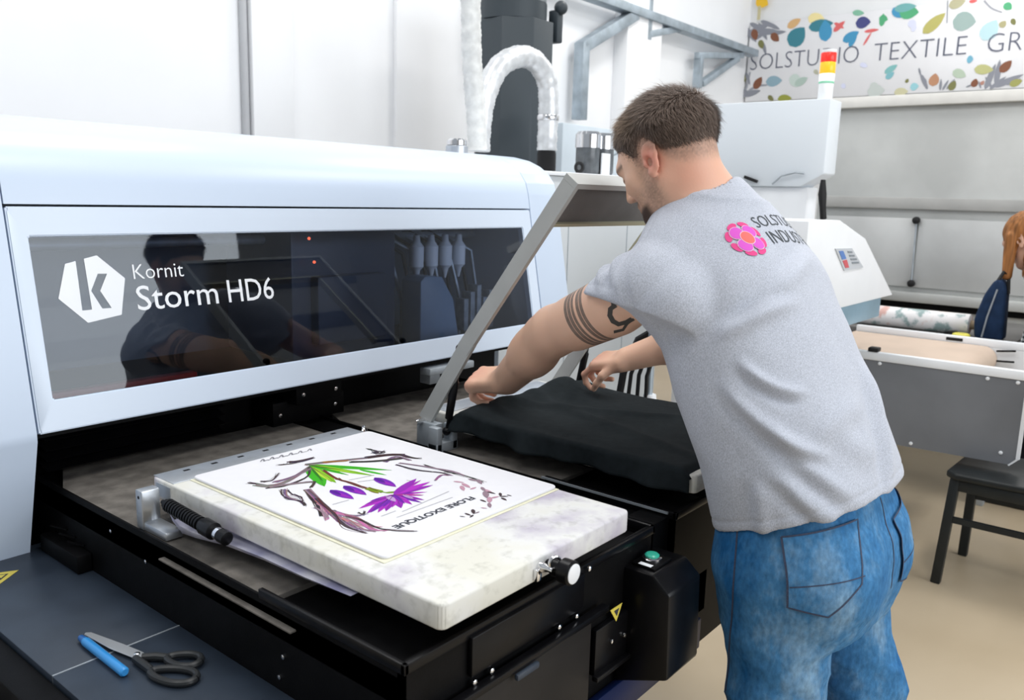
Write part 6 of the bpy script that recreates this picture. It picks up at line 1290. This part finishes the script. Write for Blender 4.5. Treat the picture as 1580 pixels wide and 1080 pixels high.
# ---- logo and lettering on the back
LUX = Vector((0.942, -0.247, 0.226)); LUY = Vector((0.033, 0.740, 0.671))
LO = Vector((1.371, 0.602, 1.359))
def disc(c, rx, ry, a, n=14):
    a = math.radians(a); pts = []
    for k in range(n):
        t = 2*math.pi*k/n; x, y = rx*math.cos(t), ry*math.sin(t); pts.append((c[0]+x*math.cos(a)-y*math.sin(a), c[1]+x*math.sin(a)+y*math.cos(a)))
    return pts, [tuple(range(n))]
def logo():
    it = []
    CR, MG, OR, PL_ = (0.72, 0.07, 0.25), (0.66, 0.10, 0.55), (0.90, 0.16, 0.14), (0.80, 0.50, 0.66)
    for k in range(8):
        a = k*45+14; c = (0.0330*math.cos(math.radians(a)), 0.0330*math.sin(math.radians(a))); it.append((*disc(c, 0.0062, 0.0115, a), CR))
    for k in range(4):
        a = k*90+36; c = (0.0200*math.cos(math.radians(a)), 0.0200*math.sin(math.radians(a))); it.append((*disc(c, 0.0135, 0.0150, a), PL_))
    for k in range(4):
        a = k*90+36; c = (0.0200*math.cos(math.radians(a)), 0.0200*math.sin(math.radians(a))); it.append((*disc(c, 0.0122, 0.0135, a), MG))
    it.append((*disc((0, 0), 0.0150, 0.0150, 0, 20), PL_)); it.append((*disc((0, 0), 0.0136, 0.0136, 0, 20), OR))
    return it
def lifted_decal(parent, name, items, step=0.00006, **k):
    mbs = []
    return [decal(parent, name, [i], shirt_bvh, LO, LUX, LUY, 'print', 0.0010+step*j, 0.006) for j, i in enumerate(items)]
def merge_decal(parent, name, items, lab=None):
    mb = MB()
    for j, it in enumerate(items):
        o = decal(parent, 'tmp', [it], shirt_bvh, LO, LUX, LUY, 'print', 0.0010+0.00012*j, 0.006)
        n = len(mb.v); base = wloc(parent)
        mb.add([tuple(Vector(v.co)+base) for v in o.data.vertices], [tuple(p.vertices) for p in o.data.polygons], it[2])
        me = o.data; bpy.data.objects.remove(o); bpy.data.meshes.remove(me)
    o = obj(name, mb, 'print', parent, 180)
    if lab: o['label'] = lab
    return o
merge_decal(SHIRT, 'flower_logo', logo(), 'round pink and orange flower logo')
def text_items(s, x, y, w, h, col, off):
    Vx, Fx = text_geo(s, off); return [((Vx*np.array([w, h])+np.array([x, y])).tolist(), Fx, col)]
merge_decal(SHIRT, 'shirt_lettering', text_items('SOLSTUDIO', 0.046, 0.014, 0.185, 0.024, (0.06, 0.07, 0.08), -0.008)+text_items('INDUSTRY', 0.056, -0.024, 0.185, 0.027, (0.06, 0.07, 0.08), -0.008))

# ---------------------------------------------------------------- jeans
HLc, HRc = np.array((1.380, 0.498, 0.82)), np.array((1.555, 0.490, 0.82))
KL, KR = np.array((1.362, 0.478, 0.50)), np.array((1.600, 0.405, 0.50))
AL, AR = np.array((1.355, 0.440, 0.10)), np.array((1.610, 0.360, 0.10))
jl = [(loft_([(0.70, 1.468, 0.480, 0.150, 0.125, -4), (0.78, 1.468, 0.478, 0.188, 0.143, -4), (0.86, 1.470, 0.482, 0.190, 0.142, -4), (0.95, 1.470, 0.506, 0.180, 0.128, -4), (1.02, 1.472, 0.54, 0.175, 0.118, -4)], 2.4), 0, 'u'),
      (cap_(HLc+(-0.005, 0, -0.02), KL, 0.108, 0.080), 0.04, 'u'), (cap_(KL, AL, 0.080, 0.070), 0.03, 'u'),
      (cap_(HRc+(0.005, 0, -0.02), KR, 0.106, 0.080), 0.04, 'u'), (cap_(KR, AR, 0.080, 0.070), 0.03, 'u'),
      (ell_((1.385, 0.422, 0.79), np.eye(3), (0.085, 0.075, 0.10)), 0.05, 'u'), (ell_((1.553, 0.415, 0.79), np.eye(3), (0.082, 0.070, 0.10)), 0.05, 'u'),
      (half_((0, 0, 0.06), (0, 0, -1)), 0.004, 'x')]
Vj, Fj = sdf_mesh(jl, (1.20, 0.25, 0.02), (1.76, 0.70, 1.04), 0.0055)
Vj = relax(Vj, Fj, 2, 0.5); Nj = normals(Vj, Fj)
n3 = np.array([mnoise.noise(Vector((p[0]*9, p[1]*9, p[2]*13))) for p in Vj]); n4 = np.array([mnoise.noise(Vector((p[0]*20+3, p[1]*20, p[2]*32))) for p in Vj])
low = sstep(Vj[:, 2], 0.80, 0.55)
dj = 0.004*n3+0.002*n4+low*(0.010*np.array([mnoise.ridged_multi_fractal(Vector((p[0]*6, p[1]*6, p[2]*11+p[0]*9)), 1.0, 2.0, 2, 1.0, 2.0) for p in Vj])-0.010)
Vj = Vj+Nj*dj[:, None]
def jean_mat():
    m = mat('blue_denim', (0.10, 0.25, 0.45), 0.85, spec=0.15, bump=0.3, bscale=900)
    nt = m.node_tree; b = nt.nodes['Principled BSDF']; L = nt.links.new
    tc = nt.nodes.new('ShaderNodeTexCoord'); mp = nt.nodes.new('ShaderNodeMapping'); mp.inputs['Scale'].default_value = (1, 1, 0.55)
    L(tc.outputs['Object'], mp.inputs['Vector'])
    n = nt.nodes.new('ShaderNodeTexNoise'); n.inputs['Scale'].default_value = 9; n.inputs['Detail'].default_value = 6; n.inputs['Roughness'].default_value = 0.65
    L(mp.outputs[0], n.inputs['Vector'])
    r = nt.nodes.new('ShaderNodeValToRGB'); e = r.color_ramp.elements
    e[0].position = 0.33; e[0].color = (0.014, 0.11, 0.29, 1); e[1].position = 0.52; e[1].color = (0.06, 0.20, 0.40, 1)
    e2 = e.new(0.70); e2.color = (0.22, 0.37, 0.53, 1)
    L(n.outputs['Fac'], r.inputs['Fac'])
    n2 = nt.nodes.new('ShaderNodeTexNoise'); n2.inputs['Scale'].default_value = 140; n2.inputs['Detail'].default_value = 4; L(mp.outputs[0], n2.inputs['Vector'])
    mx = nt.nodes.new('ShaderNodeMix'); mx.data_type = 'RGBA'; mx.blend_type = 'OVERLAY'; mx.inputs['Factor'].default_value = 0.55
    L(r.outputs['Color'], mx.inputs['A']); L(n2.outputs['Fac'], mx.inputs['B']); L(mx.outputs['Result'], b.inputs['Base Color'])
    return m
M['denim'] = jean_mat()
JEANS = npobj('jeans', Vj, Fj, 'denim', OP); JEANS['label'] = 'washed blue denim jeans'
jean_bvh = BVHTree.FromPolygons(Vj.tolist(), Fj.tolist())
M['stitch'] = mat('seam_thread', (0.045, 0.06, 0.11), 0.8, var=0.2, vscale=300)
def wrap_patch(name, outline, o, ux, uy, lift, material, parent):
    fl, tr = poly_faces([outline]); return decal(parent, name, [(fl, tr, None)], jean_bvh, o, ux, uy, material, lift, 0.012)
pk = [(-0.066, 0.050), (0.066, 0.068), (0.050, -0.030), (-0.006, -0.080), (-0.064, -0.064)]
POX = (Vector((1.32, 0.409, 0.845)), Vector((0.74, -0.67, 0.06)), Vector((0.1, 0.2, 0.97)))
POX2 = (Vector((1.565, 0.33, 0.845)), Vector((1, 0.25, 0)), Vector((0, 0.2, 0.97)))
for PO in (POX, POX2):
    pkt = wrap_patch('back_pocket', pk, *PO, 0.004, 'denim', JEANS)
    pts = pk+[pk[0]]; loop_ = []
    for a, b in zip(pts[:-1], pts[1:]):
        for k in range(8): loop_.append((a[0]+(b[0]-a[0])*k/8, a[1]+(b[1]-a[1])*k/8))
    loop_.append(pk[0])
    bv, bf = band(loop_, 0.0028)
    decal(JEANS, 'pocket_stitching', [(bv, bf, None)], jean_bvh, *PO, 'stitch', 0.0048, 0.01)
    bv, bf = band([(-0.062+0.012*k, -0.030+0.0012*k) for k in range(11)], 0.002)
    decal(JEANS, 'pocket_stitching', [(bv, bf, None)], jean_bvh, *PO, 'stitch', 0.0048, 0.01)
# side seam on the left leg, centre seam at the back, yoke seam
bv, bf = band([(0.0+0.004*math.sin(k*0.3), 0.03-k*0.02) for k in range(36)], 0.0032)
decal(JEANS, 'side_seam', [(bv, bf, None)], jean_bvh, (1.28, 0.540, 0.85), (0.20, -1, 0), (0, 0, 1), 'stitch', 0.0008, 0.012)
bv, bf = band([(0.002*math.sin(k), 0.03-k*0.012) for k in range(14)], 0.003)
decal(JEANS, 'centre_seam', [(bv, bf, None)], jean_bvh, (1.466, 0.34, 0.90), (1, 0, 0), (0, 0, 1), 'stitch', 0.0008, 0.012)
# shoes
for ax, nm in ((AL, 1), (AR, 2)):
    sp = [(rbox_(ax+(0, 0.055, -0.085+0.02), np.eye(3), (0.046, 0.145, 0.022), 0.02), 0, 'u'), (ell_(ax+(0, 0.02, -0.035), np.eye(3), (0.045, 0.09, 0.045)), 0.03, 'u'), (ell_(ax+(0, 0.12, -0.052), np.eye(3), (0.044, 0.075, 0.030)), 0.03, 'u'), (cap_(ax+(0, -0.02, -0.02), ax+(0, -0.02, 0.03), 0.045, 0.042), 0.02, 'u')]
    Vz, Fz = sdf_mesh(sp, ax+(-0.07, -0.14, -0.11), ax+(0.07, 0.24, 0.1), 0.006)
    npobj('shoe', Vz, Fz, mat('shoe_leather', (0.05, 0.05, 0.055), 0.5, var=0.1), OP)
# ---------------------------------------------------------------- second person at the right edge, bending over the table
P2 = thing('person', (4.50, 0.42, 0), 'red haired person in a black and white checked shirt at the photo edge', 'person')
hr2 = head_frame((0.35, 0.94), math.radians(35)); ho2 = np.array((4.44, 0.555, 1.275))
c72 = np.array((4.46, 0.44, 1.185)); sl2, sr2 = np.array((4.30, 0.47, 1.12)), np.array((4.62, 0.47, 1.12))
el2, er2 = np.array((4.275, 0.45, 0.90)), np.array((4.68, 0.45, 0.90)); wl2, wr2 = np.array((4.29, 0.50, 0.70)), np.array((4.66, 0.50, 0.70))
gg = lambda p: ho2+np.asarray(p, float)@hr2
b2 = [(cap_((4.47, 0.36, 0.86), (4.46, 0.43, 1.08), 0.105, 0.115), 0, 'u'), (cap_(c72, sl2, 0.045, 0.045), 0.04, 'u'), (cap_(c72, sr2, 0.045, 0.045), 0.04, 'u'),
      (cap_(c72, gg((0, -0.03, -0.02)), 0.048, 0.045), 0.03, 'u'), (cap_(sl2, el2, 0.042, 0.036), 0.03, 'u'), (cap_(el2, wl2, 0.035, 0.026), 0.02, 'u'), (cap_(sr2, er2, 0.042, 0.036), 0.03, 'u'), (cap_(er2, wr2, 0.035, 0.026), 0.02, 'u')]
b2 += head_prims(ho2, hr2)
for w_, e_, sd in ((wl2, el2, (1, 0, 0)), (wr2, er2, (-1, 0, 0))):
    b2 += hand_prims(w_, nrm(w_-e_), (-sd[0], 0.2, 0), (0, 1, 0), [(25, 30, 20)]*4, [(0.6, 0.2, 0.034, 0.011), (0.3, 0.3, 0.028, 0.010), (0.1, 0.3, 0.02, 0.009)], 0.85)
Vb, Fb = sdf_mesh(b2, (4.18, 0.22, 0.50), (4.78, 0.78, 1.43), 0.005)
qb = (Vb-ho2)@hr2.T
cb = np.tile(np.array([0.60, 0.36, 0.26]), (len(Vb), 1))
BODY2 = npobj('body', Vb, Fb, 'skin2' if 'skin2' in M else vcol_mat('skin_pale', 0.5, 0.3, 0.1, 200, 0.1), P2, cb)
s2 = [(loft_([(0.80, 4.47, 0.345, 0.150, 0.110, 0), (0.95, 4.468, 0.385, 0.155, 0.112, 0), (1.08, 4.464, 0.425, 0.162, 0.112, 0), (1.16, 4.462, 0.44, 0.12, 0.085, 0), (1.20, 4.462, 0.445, 0.07, 0.06, 0)]), 0, 'u'),
      (cap_(c72, sl2, 0.054, 0.058), 0.04, 'u'), (cap_(c72, sr2, 0.054, 0.058), 0.04, 'u'), (cap_(sl2, sl2+(el2-sl2)*0.97, 0.058, 0.050), 0.03, 'u'), (cap_(sr2, sr2+(er2-sr2)*0.97, 0.058, 0.050), 0.03, 'u'), (cap_(el2, el2+(wl2-el2)*0.7, 0.048, 0.038), 0.02, 'u'), (cap_(er2, er2+(wr2-er2)*0.7, 0.048, 0.038), 0.02, 'u')]
V2, F2 = sdf_mesh(s2, (4.18, 0.18, 0.70), (4.78, 0.80, 1.28), 0.006)
def check_mat():
    m = mat('checked_cotton', (0.8, 0.8, 0.8), 0.9, spec=0.1)
    nt = m.node_tree; b = nt.nodes['Principled BSDF']; L = nt.links.new
    tc = nt.nodes.new('ShaderNodeTexCoord'); sp = nt.nodes.new('ShaderNodeSeparateXYZ'); L(tc.outputs['Object'], sp.inputs[0])
    def sq(sock):
        a = nt.nodes.new('ShaderNodeMath'); a.operation = 'PINGPONG'; a.inputs[1].default_value = 0.011; L(sock, a.inputs[0])
        c = nt.nodes.new('ShaderNodeMath'); c.operation = 'GREATER_THAN'; c.inputs[1].default_value = 0.0055; L(a.outputs[0], c.inputs[0]); return c.outputs[0]
    s1, s2_, s3 = sq(sp.outputs[0]), sq(sp.outputs[1]), sq(sp.outputs[2])
    a = nt.nodes.new('ShaderNodeMath'); a.operation = 'ADD'; L(s2_, a.inputs[0]); L(s3, a.inputs[1])
    r = nt.nodes.new('ShaderNodeValToRGB'); r.color_ramp.interpolation = 'CONSTANT'; e = r.color_ramp.elements
    e[0].position = 0; e[0].color = (0.80, 0.82, 0.82, 1); e[1].position = 0.3; e[1].color = (0.30, 0.33, 0.34, 1); x = e.new(0.8); x.color = (0.03, 0.04, 0.045, 1)
    d = nt.nodes.new('ShaderNodeMath'); d.operation = 'MULTIPLY'; d.inputs[1].default_value = 0.5; L(a.outputs[0], d.inputs[0]); L(d.outputs[0], r.inputs['Fac']); L(r.outputs['Color'], b.inputs['Base Color']); return m
npobj('checked_shirt', V2, F2, check_mat(), P2)
def hair2(P):
    qq = (P-ho2)@hr2.T
    base = ell_(gg((0, -0.018, 0.047)), hr2, (0.090, 0.108, 0.095))(P)
    back = cap_(gg((0.0, -0.06, 0.03)), gg((0, -0.05, -0.02))+np.array((-0.02, 0, -0.10)), 0.075, 0.055)(P)
    sid = cap_(gg((0.075, 0.02, 0.04)), gg((0.085, 0.04, 0.0))+np.array((0, 0.0, -0.14)), 0.030, 0.022)(P)
    sid2 = cap_(gg((-0.075, 0.02, 0.04)), gg((-0.085, 0.04, 0.0))+np.array((0, 0.0, -0.14)), 0.030, 0.022)(P)
    d = np.minimum(np.minimum(base, back), np.minimum(sid, sid2))
    face = ell_(gg((0, 0.10, -0.03)), hr2, (0.058, 0.07, 0.10))(P)
    return np.maximum(d, -face)
Vr, Fr = sdf_mesh([(hair2, 0, 'u')], ho2-0.26, ho2+0.2, 0.005)
Vr = relax(Vr, Fr, 3, 0.5); Nr = normals(Vr, Fr)
Vr = Vr+Nr*(0.005*np.array([mnoise.noise(Vector((p[0]*70, p[1]*70, p[2]*12))) for p in Vr]))[:, None]
ch = np.array([0.42, 0.17, 0.05])*(0.75+0.5*np.array([mnoise.noise(Vector((p[0]*120, p[1]*120, p[2]*14))) for p in Vr]))[:, None]
npobj('hair', Vr, Fr, 'hair', P2, np.clip(ch, 0.01, 1))
t2 = [(cap_((4.47, 0.335, 0.88), (4.47, 0.33, 0.80), 0.125, 0.13), 0, 'u'), (cap_((4.41, 0.335, 0.80), (4.40, 0.40, 0.45), 0.085, 0.06), 0.04, 'u'), (cap_((4.53, 0.335, 0.80), (4.55, 0.36, 0.45), 0.085, 0.06), 0.04, 'u'), (cap_((4.40, 0.40, 0.45), (4.41, 0.44, 0.09), 0.058, 0.045), 0.03, 'u'), (cap_((4.55, 0.36, 0.45), (4.56, 0.34, 0.09), 0.058, 0.045), 0.03, 'u')]
Vp, Fp = sdf_mesh(t2, (4.2, 0.15, 0.02), (4.75, 0.56, 1.05), 0.008)
npobj('trousers', Vp, Fp, mat('dark_trousers', (0.02, 0.022, 0.03), 0.85, spec=0.1, var=0.2), P2)
for c in ((4.41, 0.49), (4.56, 0.39)):
    c = np.array((c[0], c[1], 0.0))
    sp = [(rbox_(c+(0, 0, 0.022), np.eye(3), (0.042, 0.115, 0.022), 0.018), 0, 'u'), (ell_(c+(0, -0.05, 0.05), np.eye(3), (0.040, 0.06, 0.05)), 0.03, 'u'), (ell_(c+(0, 0.05, 0.035), np.eye(3), (0.040, 0.06, 0.032)), 0.03, 'u')]
    Vz, Fz = sdf_mesh(sp, c+(-0.07, -0.15, -0.02), c+(0.07, 0.15, 0.12), 0.006); npobj('shoe', Vz, Fz, mat('black_shoe', (0.015, 0.014, 0.014), 0.4, var=0.1), P2)

P2.location = Vector(P2.location)+Vector((0.17, 0.078, 0))
